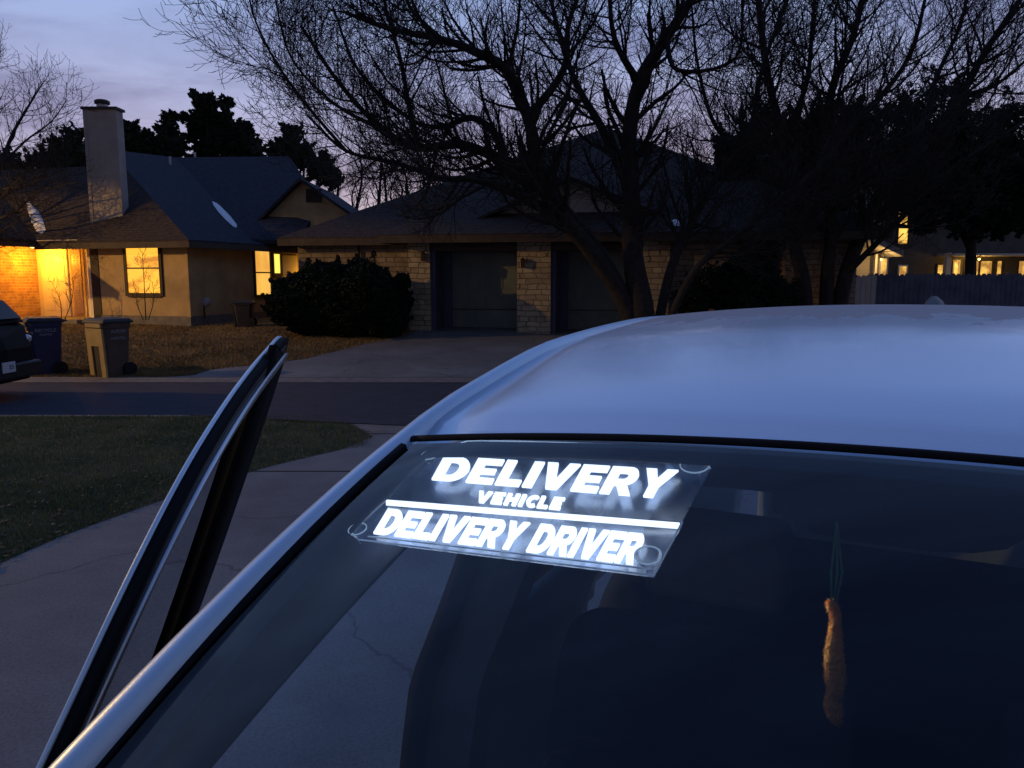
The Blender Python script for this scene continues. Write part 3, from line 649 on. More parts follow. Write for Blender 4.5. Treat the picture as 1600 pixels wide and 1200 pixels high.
# porch wing roof, coming forward
Wg = [HT(V((4.75, -.44, 2.93))), HT(V((4.75, -3.3, 2.93))), HT(V((10, -3.3, 5.2))), HT(V((10, 3.6, 5.2)))]
MB().slab(Wg, dn).build('roof', M['roof_brown'], house)
MB().box(4.78, 6.14, -3.2, -.56, 2.76, 2.79, HT).build('soffit', M['soffit'], house)
MB().box(4.73, 4.77, -3.25, -.48, 2.72, 2.86, HT).build('fascia', M['trim'], house)
# gable
Yg = 25.0
gp = [at(393, 357, Yg), at(468, 282, Yg), at(556, 342, Yg), at(556, 375, Yg), at(393, 375, Yg)]
MB().slab(gp, (0, .3, 0)).build('gable', M['stucco'], house)
m = MB()
for A_, B_ in ((at(383, 362, Yg - .3), at(468, 277, Yg - .3)), (at(468, 277, Yg - .3), at(566, 345, Yg - .3))):
    m.slab([A_, B_, B_ + V((0, 5, 0)), A_ + V((0, 5, 0))], (0, 0, -.1))
m.build('gable_roof', M['roof_blue'], house)
m = MB(); m.slab([at(478, 295, Yg - .03), at(502, 295, Yg - .03), at(502, 316, Yg - .03), at(478, 316, Yg - .03)], (0, .02, 0))
vt = m.build('vent', M['trim_dark'], house); m = MB()
for i in range(6):
    y_ = 297 + i * 3.3; m.slab([at(478, y_, Yg - .06), at(502, y_, Yg - .06), at(502, y_ + 1.3, Yg - .03), at(478, y_ + 1.3, Yg - .03)], (0, .02, 0))
m.build('slat', M['trim'], vt)
# snow lying in the valleys
def blob(pts, Y0, nrm, p0, name='snow_patch'):
    q = [onplane(x, y, p0, nrm) for x, y in pts]; up = nrm if nrm.z > 0 else -nrm
    q = [x + up * .02 for x in q]; c = sum(q, V()) / len(q)
    m = MB(); n = len(q); vs = q + [a.lerp(c, .35) + up * .05 for a in q] + [c + up * .06]
    m.add(vs, [(i, (i + 1) % n, (i + 1) % n + n, i + n) for i in range(n)] + [(i + n, (i + 1) % n + n, 2 * n) for i in range(n)])
    return m.build(name, M['snow'], None, smooth=True)
tag(blob([(331, 315), (338, 318), (350, 330), (362, 342), (370, 352), (369, 357), (363, 354), (352, 344), (341, 332), (333, 321)], 0, nteal, P1), 'white snow strip lying in the valley of the slate roof', 'snow', 'snow left on the roofs')
tag(blob([(40, 312), (46, 314), (53, 323), (60, 330), (68, 345), (72, 360), (66, 366), (58, 363), (50, 348), (44, 330)], 0, nfr, P1), 'white snow patch on the brown roof above the porch', 'snow', 'snow left on the roofs')
# chimney
chY = 22.3
zc0, zc1 = zat(0, 362, chY), zat(0, 182, chY)
c0, c1 = at(139, 300, chY).x, at(189, 300, chY).x
ch = MB().box(c0, c1, chY, chY + .4, zc0 - .5, zc1).build('chimney', M['chimney'], house)
MB().box(c0 - .05, c1 + .05, chY - .05, chY + .45, zc1 - .02, zc1 + .05).build('chimney_crown', M['trim'], ch)
for xx in (c0, c1 - .07): MB().box(xx - .012, xx + .08, chY - .014, chY - .001, zc0 - .2, zc1 - .03).build('corner_board', M['chimney'], ch)
cx_ = (c0 + c1) / 2 - .02
MB().lathe((cx_, chY + .22, zc1 + .05), [(.15, 0), (.15, .10)], 16).build('flue', M['metal'], ch, smooth=False)
MB().lathe((cx_, chY + .22, zc1 + .17), [(.20, 0), (.20, .08), (.14, .11)], 16).build('flue_cap', M['trim_dark'], ch)
for px, py in ((266, 258), (305, 250)):
    p = onplane(px, py, P1, nteal)
    MB().tube([p, p + V((0, 0, .3))], .045, 8).build('vent_pipe', M['metal'], house)
# porch lamp
pl = HT(V((5.5, .12, TOP - .06)))
lf = thing('porch_light', pl, 'bright yellow ceiling light over the front door', 'light')
MB().lathe(pl, [(.09, 0), (.10, -.03), (.08, -.05)], 14).build('base', M['trim_dark'], lf)
MB().lathe(pl, [(.075, -.05), (.08, -.09), (.04, -.13), (.005, -.14)], 14).build('globe', M['bulb'], lf)
light('porch_lamp_light', 'POINT', pl + V((0, -.0, -.45)), 120, (1, .37, .02), .06, parent=lf)
# second entry lit at the side
pl2 = HT(V((-.35, 5.6, 2.35)))
lf = thing('wall_light', pl2, 'small warm wall light near the side window', 'light')
MB().box(-.05, .05, -.03, .03, -.1, .1, lambda p: p + pl2).build('housing', M['trim_dark'], lf)
MB().lathe(pl2, [(.03, -.12), (.03, -.20)], 8).build('bulb', M['bulb'], lf)
light('wall_lamp_light', 'POINT', pl2 + V((.05, -.05, -.3)), 16, (1, .42, .03), .05, parent=lf)
MB().box(-.04, -.001, b_side(443), b_side(467), gz, 2.6, HT).build('entry_panel', M['white'], house)
# gas meter and dark cart at the wall
pm = HT(V((-.12, .6, 1.05)))
pm = at(322, 472, 21.35)
me_ = thing('utility_meter', pm, 'round pale utility meter on the shadowed side wall', 'meter')
MB().lathe(pm, [(.02, -.06), (.10, -.05), (.12, 0), (.12, .05), (.05, .07)], 16, 'y').build('dial_housing', M['label'], me_, smooth=True)
MB().tube([pm + V((-.05, .05, 0)), pm + V((-.09, .06, -.2)), pm + V((-.09, .1, -.45))], .025, 8).build('pipe', M['trim_dark'], me_)

def cart(label, loc, rz, h, body, side, text=None, w_=.55, d_=.62, group=None):
    r = thing('wheeled_cart', loc, label, 'cart', group, rz)
    def prof(f): return .80 + .20 * f
    m = MBL()
    lv = [0, .02, .5, .88, .885, 1.0]; 
    def ring(z):
        f = z; ww = w_ / 2 * prof(f) * (1.04 if z > .884 else 1); dd = d_ / 2 * prof(f) * (1.04 if z > .884 else 1); c = .06
        return [V((x, y, z * h)) for x, y in ((-ww + c, -dd), (ww - c, -dd), (ww, -dd + c), (ww, dd - c), (ww - c, dd), (-ww + c, dd), (-ww, dd - c), (-ww, -dd + c))]
    rings = [ring(z) for z in lv]; n = 8; vs = [p for q in rings for p in q]
    fs = [(i * n + k, i * n + (k + 1) % n, (i + 1) * n + (k + 1) % n, (i + 1) * n + k) for i in range(len(lv) - 1) for k in range(n)] + [tuple(range(n))[::-1]]
    m.add(vs, fs); m.build('body', body, r, bevel=.006)
    m = MBL(); ww, dd = w_ / 2 * 1.1, d_ / 2 * 1.08
    m.add([(-ww, -dd, h), (ww, -dd, h), (ww, dd, h), (-ww, dd, h), (-ww * .85, -dd * .85, h + .05), (ww * .85, -dd * .85, h + .05), (ww * .85, dd * .85, h + .06), (-ww * .85, dd * .85, h + .06),
           (-ww, -dd, h - .03), (ww, -dd, h - .03), (ww, dd, h - .03), (-ww, dd, h - .03)],
          [(0, 1, 5, 4), (1, 2, 6, 5), (2, 3, 7, 6), (3, 0, 4, 7), (4, 5, 6, 7), (8, 9, 1, 0), (9, 10, 2, 1), (10, 11, 3, 2), (11, 8, 0, 3), (11, 10, 9, 8)])
    m.build('lid', M['cart_dark'], r, bevel=.008)
    MBL().tube([(w_ * .5, d_ * .3, h - .04), (w_ * .5 + .09, d_ * .3, h - .01), (w_ * .5 + .09, -d_ * .3, h - .01), (w_ * .5, -d_ * .3, h - .04)], .015, 8).build('handle', body, r)
    for s in (-1, 1):
        m = MBL(); y = s * (d_ / 2 - .02); m.lathe((w_ / 2 - .08, y, .13), [(.03, -.04), (.13, -.035), (.13, .035), (.03, .04)], 16, 'y'); m.build('wheel', M['tire'], r)
    # face frame on the side turned to the lamp (local -x)
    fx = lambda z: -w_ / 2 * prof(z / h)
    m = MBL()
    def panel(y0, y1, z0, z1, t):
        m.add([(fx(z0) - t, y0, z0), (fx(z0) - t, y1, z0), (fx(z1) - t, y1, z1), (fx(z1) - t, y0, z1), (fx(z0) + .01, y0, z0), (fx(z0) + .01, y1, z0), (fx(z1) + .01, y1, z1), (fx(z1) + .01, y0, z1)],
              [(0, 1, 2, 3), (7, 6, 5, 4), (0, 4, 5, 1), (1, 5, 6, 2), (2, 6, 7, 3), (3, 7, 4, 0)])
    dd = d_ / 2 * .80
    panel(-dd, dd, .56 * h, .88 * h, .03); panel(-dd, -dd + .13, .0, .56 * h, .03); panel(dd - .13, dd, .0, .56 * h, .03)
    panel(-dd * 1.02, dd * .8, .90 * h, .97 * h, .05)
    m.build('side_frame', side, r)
    m = MBL(); panel(-dd + .131, dd - .131, .02, .559 * h, .004); m.build('recess', M['cart_dark'], r)
    return r
def print_text(s, size, T, material, parent, name='lettering', depth=.002):
    cu = bpy.data.curves.new(name, 'FONT'); cu.body = s; cu.size = size; cu.align_x = 'CENTER'; cu.extrude = depth; cu.offset = size * .02
    tmp = bpy.data.objects.new('tmp', cu); col.objects.link(tmp)
    dg = bpy.context.evaluated_depsgraph_get(); me = bpy.data.meshes.new_from_object(tmp.evaluated_get(dg))
    bpy.data.objects.remove(tmp); me.transform(T); me.materials.clear(); me.materials.append(material); me.name = name
    o = bpy.data.objects.new(name, me); col.objects.link(o); o.parent = parent; return o
def cart_place(px, py): 
    return G(px, py)
rzc = 0
def cart_text(r, h, lines, w_=.55, d_=.62):
    for s, size, z in lines:
        y = -d_ / 2 * (.80 + .20 * z / h) - .008
        T = Matrix.Translation((0, y, z)) @ Matrix.Rotation(pi / 2 + .06, 4, 'X')
        print_text(s, size, T, M['label'], r)
p = G(74, 584)
rc = cart('navy blue recycling cart at the kerb, just right of the parked black car', p, radians(36), 1.03, M['cart_blue'], M['cart_brown'], group='carts put out at the kerb')  # brown side frame: warm lamplight painted onto the blue cart
cart_text(rc, 1.03, [('RECYCLE', .085, .82), ('AUSTIN', .06, .75)])
p = G(174, 587)
rc = cart('brown cart with lamplight painted in as a tan side standing at the kerb', p, radians(60), 1.03, M['cart_brown'], M['cart_lamplit'], group='carts put out at the kerb')
cart_text(rc, 1.03, [('AUSTIN', .085, .82), ('LANDFILL', .07, .70)])
p = V((at(382, 500, 21.0).x, 21.0, hg(21.0)))
cart('black cart parked against the shadowed house wall', p, radians(10), .66, M['cart_dark'], M['cart_dark'], w_=.5, d_=.5)

# ------------------------------------------------------------ garage house
G0 = V((-2.67, 20.2, 0)); gg = V((cos(radians(10)), -sin(radians(10)), 0)); gn = V((-gg.y, gg.x, 0))
GT = lambda p: G0 + gg * p.x + gn * p.y + V((0, 0, p.z))
gb = .50
gh = thing('house', G0 + V((0, 0, gb)), 'stone garage house behind the big bare tree with two dark garage bays', 'house')
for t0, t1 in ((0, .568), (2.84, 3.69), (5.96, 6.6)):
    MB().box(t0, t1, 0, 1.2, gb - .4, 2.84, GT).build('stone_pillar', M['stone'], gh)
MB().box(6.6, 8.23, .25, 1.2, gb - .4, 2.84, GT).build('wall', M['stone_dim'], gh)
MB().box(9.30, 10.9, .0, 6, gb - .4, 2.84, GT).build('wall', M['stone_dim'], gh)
MB().box(9.28, 10.92, -.04, .0, 1.88, 1.94, GT).build('ledge', M['curb'], gh)
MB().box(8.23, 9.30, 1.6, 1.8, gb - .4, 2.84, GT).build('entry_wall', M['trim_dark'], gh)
MB().box(8.23, 9.29, .05, .18, 2.55, 2.83, GT).build('lintel', M['trim'], gh)
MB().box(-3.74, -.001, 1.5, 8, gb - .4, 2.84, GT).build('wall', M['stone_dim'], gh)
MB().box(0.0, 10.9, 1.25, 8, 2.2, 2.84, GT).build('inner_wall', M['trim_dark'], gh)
MB().tube([GT(V((-1.9, 1.42, gb))), GT(V((-1.9, 1.42, 2.84)))], .045, 8).build('downpipe', M['trim_dark'], gh)
for t0, t1 in ((.568, 2.84), (3.69, 5.96)):
    MB().box(t0 + .002, t1 - .002, .04, .2, 2.55, 2.83, GT).build('lintel', M['trim'], gh)
    MB().box(t0, t1, -.02, .039, 2.60, 2.66, GT).build('lintel_board', M['trim'], gh)
    MB().box(t0 + .001, t0 + .12, .1, .99, gb - .2, 2.55, GT).build('door_jamb', M['bluepaint'], gh)
    MB().box(t0 + .12, t0 + .34, .86, .99, gb - .2, 2.55, GT).build('door_jamb', M['bluepaint'], gh)
    gd = MB().box(t0 + .34, t1 - .002, .95, 1.0, gb - .1, 2.6, GT).build('garage_door', M['garage'], gh)
    m = MB()
    for k_ in range(4):
        for j_ in range(4):
            u0 = t0 + .42 + j_ * .46; m.box(u0, u0 + .38, .935, .949, gb + .04 + k_ * .53, gb + .46 + k_ * .53, GT)
    m.build('door_panel', M['garage'], gd)
    MB().box(t0 + .34, t1 - .003, .93, .949, gb + .525, gb + .545, GT).build('panel_joint', M['trim_dark'], gd)
for t_ in (.42, 3.0):
    pq = GT(V((t_, -.09, 2.25 if t_ > 1 else 2.42)))
    ll = thing('wall_lantern', pq, 'unlit black lantern on the %s stone garage pillar' % ('left' if t_ < 1 else 'middle'), 'lantern', 'lanterns on the garage pillars')
    MB().box(-.05, .05, -.05, .05, -.12, .06, lambda q: q + pq).build('lantern_cage', M['trim_dark'], ll)
    MB().lathe(pq, [(.08, .06), (.01, .13)], 8).build('lantern_roof', M['trim_dark'], ll)
APX = GT(V((4.5, 9.6, 7.25)))
q = lambda t, b, z: GT(V((t, b, z)))
m = MB()
m.slab([q(-.6, -.5, 2.95), q(11.5, -.5, 2.95), APX], dn)
m.slab([q(-4.1, 1.0, 2.98), q(-.6, 1.0, 2.98), APX], dn)
m.slab([q(-.6, -.5, 2.95), APX, q(-.6, 1.0, 2.98)], dn)
m.slab([q(-4.1, 1.0, 2.98), APX, q(-4.1, 18, 2.98)], dn)
m.slab([q(11.5, -.5, 2.95), q(11.5, 18, 2.95), APX], dn)
m.slab([q(-4.1, 18, 2.98), APX, q(11.5, 18, 2.95)], dn)
m.build('roof', M['roof_brown'], gh)
m = MB(); m.box(-.6, 11.5, -.52, -.48, 2.74, 2.93, GT); m.box(-4.1, -.6, .98, 1.02, 2.76, 2.95, GT); m.box(-.62, -.58, -.48, 1.0, 2.74, 2.9, GT); m.build('fascia', M['trim'], gh)
m = MB(); m.box(-.58, 11.4, -.47, -.001, 2.80, 2.83, GT); m.box(-4.0, -.62, 1.03, 1.49, 2.80, 2.83, GT); m.build('soffit', M['trim_dark'], gh)
ga = [q(1.7, .9, 3.35), q(6.5, .9, 3.35), q(4.1, .9, 4.35)]
MB().slab(ga, gn * .2).build('gable', M['siding'], gh)
m = MB()
for A_, B_ in ((q(1.35, .55, 3.27), q(4.1, .55, 4.42)), (q(4.1, .55, 4.42), q(6.85, .55, 3.27))):
    m.slab([A_, B_, B_ + gn * 3, A_ + gn * 3], (0, 0, -.08))
m.build('gable_roof', M['roof_brown'], gh)
p = q(8.6, 9.5, 5.4); MB().box(-.25, .25, -.2, .2, -1, .75, lambda v: v + p).build('roof_vent', M['trim'], gh)
nfg = gn.cross(V((0, 0, 1)))
pl_n = (q(11.5, -.5, 2.95) - q(-.6, -.5, 2.95)).cross(APX - q(-.6, -.5, 2.95)).normalized()
tag(blob([(1048, 346), (1058, 345), (1066, 350), (1064, 355), (1055, 354), (1049, 352)], 0, pl_n, q(-.6, -.5, 2.95)), 'small white snow patch on the roof behind the tree stems', 'snow', 'snow left on the roofs')

# ------------------------------------------------------------ neighbours at right
nh = thing('house', V((13, 30, hg(30))), 'pale siding house with a warmly lit side wall behind the leaning tree', 'house')
m = MB()
for i in range(36): m.box(9.4, 14.05, 29.985 - .012 * ((i % 1)), 30.0 + .02, .6 + i * .145, .6 + i * .145 + .14, None); 
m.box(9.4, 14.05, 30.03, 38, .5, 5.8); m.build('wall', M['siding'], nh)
m = MB()
for i in range(36): m.add([(9.4, 29.96, .6 + i * .145), (14.06, 29.96, .6 + i * .145), (14.06, 29.984, .6 + i * .145 + .142), (9.4, 29.984, .6 + i * .145 + .142)], [(0, 1, 2, 3)])
m.build('siding_boards', M['siding'], nh)
MB().slab([(9, 29.4, 5.7), (14.5, 29.4, 5.7), (14.5, 34, 7.6), (9, 34, 7.6)], dn).build('roof', M['roof_brown'], nh)
MB().slab([(9, 34, 7.6), (14.5, 34, 7.6), (14.5, 38.6, 5.7), (9, 38.6, 5.7)], dn).build('roof', M['roof_brown'], nh)
pa, pb = at(1360, 366, 28.6), at(1412, 391, 28.6)
MB().slab([pa, pb, pb + V((0, 2.5, 0)), pa + V((0, 2.5, 0))], (0, 0, -.22)).build('awning', M['siding'], nh)
for xx in (1366, 1375): 
    p_ = at(xx, 430, 29.6); MB().box(p_.x - .04, p_.x + .04, 29.5, 29.58, .6, zat(0, 396, 29.6)).build('post', M['white'], nh)
ps = at(1377, 404, 29.3)
sl_ = thing('porch_light', ps, 'warm lamp by the pale siding wall beyond the fence', 'light')
MB().lathe(ps, [(.05, .1), (.08, .05), (.02, .0)], 10).build('lamp_shade', M['trim_dark'], sl_)
MB().lathe(ps, [(.03, .0), (.035, -.05), (.01, -.08)], 10).build('bulb', M['bulb'], sl_)
light('neighbour_lamp_light', 'POINT', ps + V((-.15, -.35, -.15)), 22, (1, .62, .2), .05, parent=sl_)
fh = thing('house', V((19, 34, hg(34))), 'dark house with a row of glowing windows above the picket fence', 'house')
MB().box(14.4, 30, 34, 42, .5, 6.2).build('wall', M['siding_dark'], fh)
MB().slab([(14, 33.4, 6.2), (30.5, 33.4, 6.2), (30.5, 38, 8.4), (14, 38, 8.4)], dn).build('roof', M['roof_brown'], fh)
MB().slab([(14, 38, 8.4), (30.5, 38, 8.4), (30.5, 42.6, 6.2), (14, 42.6, 6.2)], dn).build('roof', M['roof_brown'], fh)
FT = lambda p: V((p.x, 34 + p.y, p.z))
def fwin(x0, y0, x1, y1, mull=False, fr=M['trim']):
    A_, B_ = at(x0, y0, 34), at(x1, y1, 34)
    window(fh, A_.x, B_.x, B_.z, A_.z, FT, M['litfar'], fr, mull, fw=.06)
fwin(1404, 330, 1417, 352); fwin(1404, 357, 1417, 381)
fwin(1405, 416, 1415, 431, fr=M['white']); fwin(1374, 404, 1384, 431, fr=M['white']); fwin(1465, 414, 1472, 431)
fwin(1491, 408, 1496, 431, fr=M['white'])
for x0, x1 in ((1508, 1528), (1531, 1548), (1558, 1563), (1592, 1625)): fwin(x0, 408, x1, 431)
pp = at(1482, 395, 33.2); MB().box(pp.x - .1, pp.x + .1, 33.1, 33.3, .6, pp.z).build('post', M['white'], fh)
A_, B_ = at(1484, 398, 33), at(1640, 398, 33)
MB().box(A_.x, B_.x, 32.6, 33.98, A_.z - .05, A_.z + .04).build('porch_roof', M['soffit'], fh)
pz = at(1530, 404, 33.2)
fl = thing('porch_light', pz, 'warm ceiling lamp of the glowing porch over the picket fence', 'light')
MB().lathe(pz, [(.08, .1), (.1, .03), (.02, .0)], 10).build('lamp_base', M['trim_dark'], fl)
MB().lathe(pz, [(.05, .0), (.05, -.05), (.01, -.08)], 10).build('bulb', M['bulb'], fl)
light('far_porch_light', 'POINT', pz + V((0, -.1, -.25)), 26, (1, .55, .12), .05, parent=fl)

def fence(label, xa, xb, Y, z1, material):
    f = thing('picket_fence', V((xa, Y, hg(Y))), label, 'fence')
    m = MB(); x = xa
    while x < xb:
        z = z1 + U(-.02, .02); w_ = .14; zb = hg(Y) - .1
        m.add([(x, Y, zb), (x + w_, Y, zb), (x + w_, Y, z - .05), (x + w_ * .75, Y, z), (x + w_ * .25, Y, z), (x, Y, z - .05),
               (x, Y + .02, zb), (x + w_, Y + .02, zb), (x + w_, Y + .02, z - .05), (x + w_ * .75, Y + .02, z), (x + w_ * .25, Y + .02, z), (x, Y + .02, z - .05)],
              [(0, 1, 2, 3, 4, 5), (11, 10, 9, 8, 7, 6)] + [(i, i + 6, (i + 1) % 6 + 6, (i + 1) % 6) for i in range(6)])
        x += .15
    m.build('pickets', material, f)
    MB().box(xa, xb, Y + .025, Y + .07, z1 - .4, z1 - .3).build('rail', material, f)
    MB().box(xa, xb, Y + .025, Y + .07, z1 - 1.2, z1 - 1.1).build('rail', material, f)
    x = xa + .3
    while x < xb: MB().box(x, x + .09, Y + .075, Y + .16, hg(Y) - .1, z1 - .1).build('post', material, f); x += 2.4
A_, B_ = at(1330, 430, 22.5), at(1368, 430, 22.5)
fence('short pale section of picket fence beside the stone house corner', A_.x, B_.x - .05, 22.5, zat(0, 430, 22.5), M['siding'])
fence('long dark blue-gray picket fence across the right background', B_.x, 16.5, 22.9, zat(0, 428, 22.9), M['fence'])

# ------------------------------------------------------------ street lamp outside the frame on the left
sp_ = V((-23, 14.6, hg(14.6)))
lamp = thing('street_lamp', sp_, 'street lamp standing at the kerb left of the parked black car', 'street lamp')
MB().tube([sp_, sp_ + V((0, 0, 6.2)), sp_ + V((.2, -.6, 6.8)), sp_ + V((.3, -1.4, 6.95))], [.09, .06, .04, .035], 10).build('pole', M['metal'], lamp)
MB().lathe(sp_ + V((.3, -1.6, 6.8)), [(.12, 0), (.22, .08), (.16, .18), (.04, .24)], 14).build('lamp_head', M['metal'], lamp)
MB().lathe(sp_ + V((.3, -1.6, 6.76)), [(.03, -.06), (.10, -.03), (.11, .03)], 14).build('lamp_lens', M['bulb'], lamp)
light('street_lamp_light', 'SPOT', sp_ + V((.3, -1.6, 6.6)), 5600, (1, .54, .15), .12, (0, 0, 0), parent=lamp)
bpy.data.lights['street_lamp_light'].spot_size = radians(165); bpy.data.lights['street_lamp_light'].spot_blend = .05

# ------------------------------------------------------------ parked truck (left edge), heading +X
tx, ty = at(46, 580, 12.4).x, 11.7
tr = thing('parked_suv', V((tx - 2.6, ty, .004)), 'black car parked at the left edge, tail end and white plate showing', 'car')
def TL(x, y, z): return V((tx + x, ty + y, z))
hw = .95
secs = [(-.02, .45, .78, .80), (.0, .40, .92, .93), (-.12, .36, 1.08, .95), (-1.0, .36, 1.22, .95)]
m = MB()
prof = [(0, .42), (.03, .55), (.02, .78), (-.05, .95), (-.12, 1.10), (-.2, 1.16), (-1.15, 1.17), (-3.6, 1.15), (-4.4, 1.02), (-4.6, .85), (-4.62, .5), (-4.5, .26), (-.1, .24)]
def corner(x, s): return s * (hw - (.16 if x > -.1 else (.07 if x > -.3 else 0)))
n = len(prof); vs = [TL(x, corner(x, -1), z) for x, z in prof] + [TL(x, corner(x, 1), z) for x, z in prof]
mid = [TL(x + (.10 if x > -.1 else .03 if x > -.4 else 0), 0, z + (.03 if z > 1 else 0)) for x, z in prof]
vs = [TL(x, corner(x, -1), z) for x, z in prof] + mid + [TL(x, corner(x, 1), z) for x, z in prof]
fs = [(i + k * n, (i + 1) % n + k * n, (i + 1) % n + (k + 1) * n, i + (k + 1) * n) for i in range(n) for k in (0, 1)] + [tuple(range(n)), tuple(range(3 * n - 1, 2 * n - 1, -1))]
m.add(vs, fs); m.build('body', M['suv'], tr, bevel=.03)
cabp = [(-.10, 1.16, .84), (-.36, 1.52, .70), (-.75, 1.60, .68), (-3.0, 1.62, .68), (-3.8, 1.16, .84)]
m = MB(); vs = [TL(x, -w_, z) for x, z, w_ in cabp] + [TL(x, w_, z) for x, z, w_ in cabp]
m.add(vs, [(0, 1, 2, 3, 4), (9, 8, 7, 6, 5), (0, 5, 6, 1), (1, 6, 7, 2), (2, 7, 8, 3), (3, 8, 9, 4), (4, 9, 5, 0)]); m.build('cab', M['suv'], tr, bevel=.03)
m = MB(); m.slab([TL(-.12, -.76, 1.22), TL(-.12, .76, 1.22), TL(-.32, .66, 1.50), TL(-.32, -.66, 1.50)], (.02, 0, .015)); m.build('rear_window', glassmat('hatch_glass', (.02, .02, .03), .1, 1.5, 1.0), tr)
for s in (-1, 1):
    MB().lathe(TL(-.03, s * .80, .90), [(.02, .03), (.05, .02), (.07, -.03), (.07, -.07)], 18, 'x').build('tail_lamp', M['lens'], tr, smooth=True)
    MB().lathe(TL(-3.2, s * (.98), 1.2), [(.02, -.09), (.10, -.06), (.11, .0), (.09, .05)], 12, 'x').build('side_mirror', M['suv'], tr)
    for wx in (-.95, -3.6):
        wo = MB().lathe(TL(wx, s * .84, .38), [(.2, -.12), (.37, -.11), (.38, 0), (.37, .11), (.2, .12)], 26, 'y').build('wheel', M['tire'], tr, smooth=True)
        MB().lathe(TL(wx, s * .90, .38), [(.05, -.07), (.21, -.06), (.22, .06), (.08, .065)], 20, 'y').build('rim', M['metal'], wo)
MB().box(-.03, .12, -.86, .86, .32, .56, lambda v: TL(v.x, v.y, v.z)).build('bumper', M['black'], tr, bevel=.03)
py0 = ty - 0.0
plo = MB().box(.125, .14, -.15, .15, .44, .60, lambda v: TL(v.x, v.y, v.z)).build('license_plate', M['plate'], tr)
MB().box(-.6, -.05, .93, .953, .95, .99, lambda v: TL(v.x, v.y, v.z)).build('trim_strip', M['chrome'], tr)
for i, (c_, yy) in enumerate((('2', .02), ('5', .08))):
    T = Matrix.Translation(TL(.142, yy, .49)) @ Matrix.Rotation(pi / 2, 4, 'Z') @ Matrix.Rotation(pi / 2, 4, 'X')
    o = print_text(c_, .09, T, M['ink'], plo, 'plate_digit'); o.matrix_parent_inverse = WM(plo).inverted()

# ------------------------------------------------------------ the silver car
th = radians(26); AX = V((sin(th), cos(th), 0)); RX = V((cos(th), -sin(th), 0))
d_ = ray(642, 670); C0 = d_ * (.95 / d_.y); HZ = CZ + C0.z; C0.z = 0
GZ = .25; LC = .62
carloc = C0 + RX * LC; carloc.z = GZ
car = thing('car', carloc, 'silver car in the foreground with a glowing delivery sign and open passenger door', 'car', rz=-th)
def CP(l, s, z): return V((l - LC, s, z - GZ))        # car coordinates to the car's local frame
def CW(l, s, z): p = C0 + RX * l + AX * s; p.z = z; return p
def toCar(p): q = p - C0; return q.dot(RX), q.dot(AX), p.z
def Tl(z):
    u = HZ + .09 - z
    if u <= 0: return 0
    if z > 1.12: return -(.30 * u + .10 * u * u)
    u = HZ + .09 - 1.12; b = -(.30 * u + .10 * u * u); return b - .05 * sin(min(1, (1.12 - z) / .5) * pi / 2) + (.06 * ((.62 - z) / .3) if z < .62 else 0)
_rt = [(0, 1.660), (.08, 1.688), (.167, 1.708), (.30, 1.733), (.42, 1.748), (.7, 1.760), (1.0, 1.762), (1.4, 1.745), (1.8, 1.70), (2.1, 1.63), (2.5, 1.45), (2.8, 1.25)]
_rp = bezier_pts([(a, b, 0) for a, b in _rt], 6)
_ri = interp([(p.x, p.y) for p in _rp])
def railz(s): return 1.660 + .35 * s - .43 * s * s if s < 0 else _ri(s)
def bowx(l): return 1 - ((l - LC) / LC) ** 2
HB = .04; HC = .046
def sh(l): return -HB * bowx(l)
def wz(s, l):                           # windscreen surface
    t = sh(l) - s
    return 1.660 + HC * bowx(l) - .35 * t - .43 * t * t
def crown(s): return interp([(0, .044), (.4, .040), (1.2, .034), (2.0, .025), (2.8, .02)])(s)
def roofz(s, l): x = (l - LC) / (LC - .036); return railz(max(s, 0)) - .004 + (railz(s) - railz(0) if s < 0 else 0) + crown(max(s, 0)) * (1 - min(1, abs(x)) ** 2.2) + .012 * max(0, min(1, (1 - abs(x)) * 12))
W0, W1 = .040, 2 * LC - .040
# roof panel
def rf(u, v):
    s_ = max(0, 2.05 * v); l0 = Tl(railz(s_)) + .032; l = l0 + (2 * LC - 2 * l0) * u; s0 = sh(l) + .005; s = s0 + (2.05 - s0) * v
    z = roofz(s, l)
    if v < .02: z -= .006
    return CP(l, s, z)
m = MBL().grid(rf, 60, 90); m.build('roof', M['roof_paint'], car, smooth=True, solid=.003)
m = MBL().grid(lambda u, v: rf(u, v) - V((0, -.03 if v < .1 else 0, .045)), 30, 40); m.build('headliner', M['interior'], car, smooth=True)
# A pillars and roof rails
ss = [-.85 + .03 * i for i in range(30)] + [.05 + .07 * i for i in range(40)]
def pil(mirror):
    def sec(i):
        s = ss[i]; z = railz(s); l = Tl(z); k = min(1, max(0, (s + .05) / .25)); o_ = []
        lift = .0
        for dl, dz in ((.006, -.045), (-.001, -.022), (.001, -.006), (.007, .003), (.016, .008), (.026 , .009), (.032, .004), (.036, -.010), (.038, -.045)):
            ll = l + dl
            if mirror: ll = 2 * LC - ll
            o_.append(CP(ll, s, z + dz + lift))
        return o_
    return sec
MBL().sweep(ss, pil(False)).build('side_frame', M['paint'], car, smooth=True)
MBL().sweep(ss, pil(True)).build('side_frame', M['paint'], car, smooth=True)
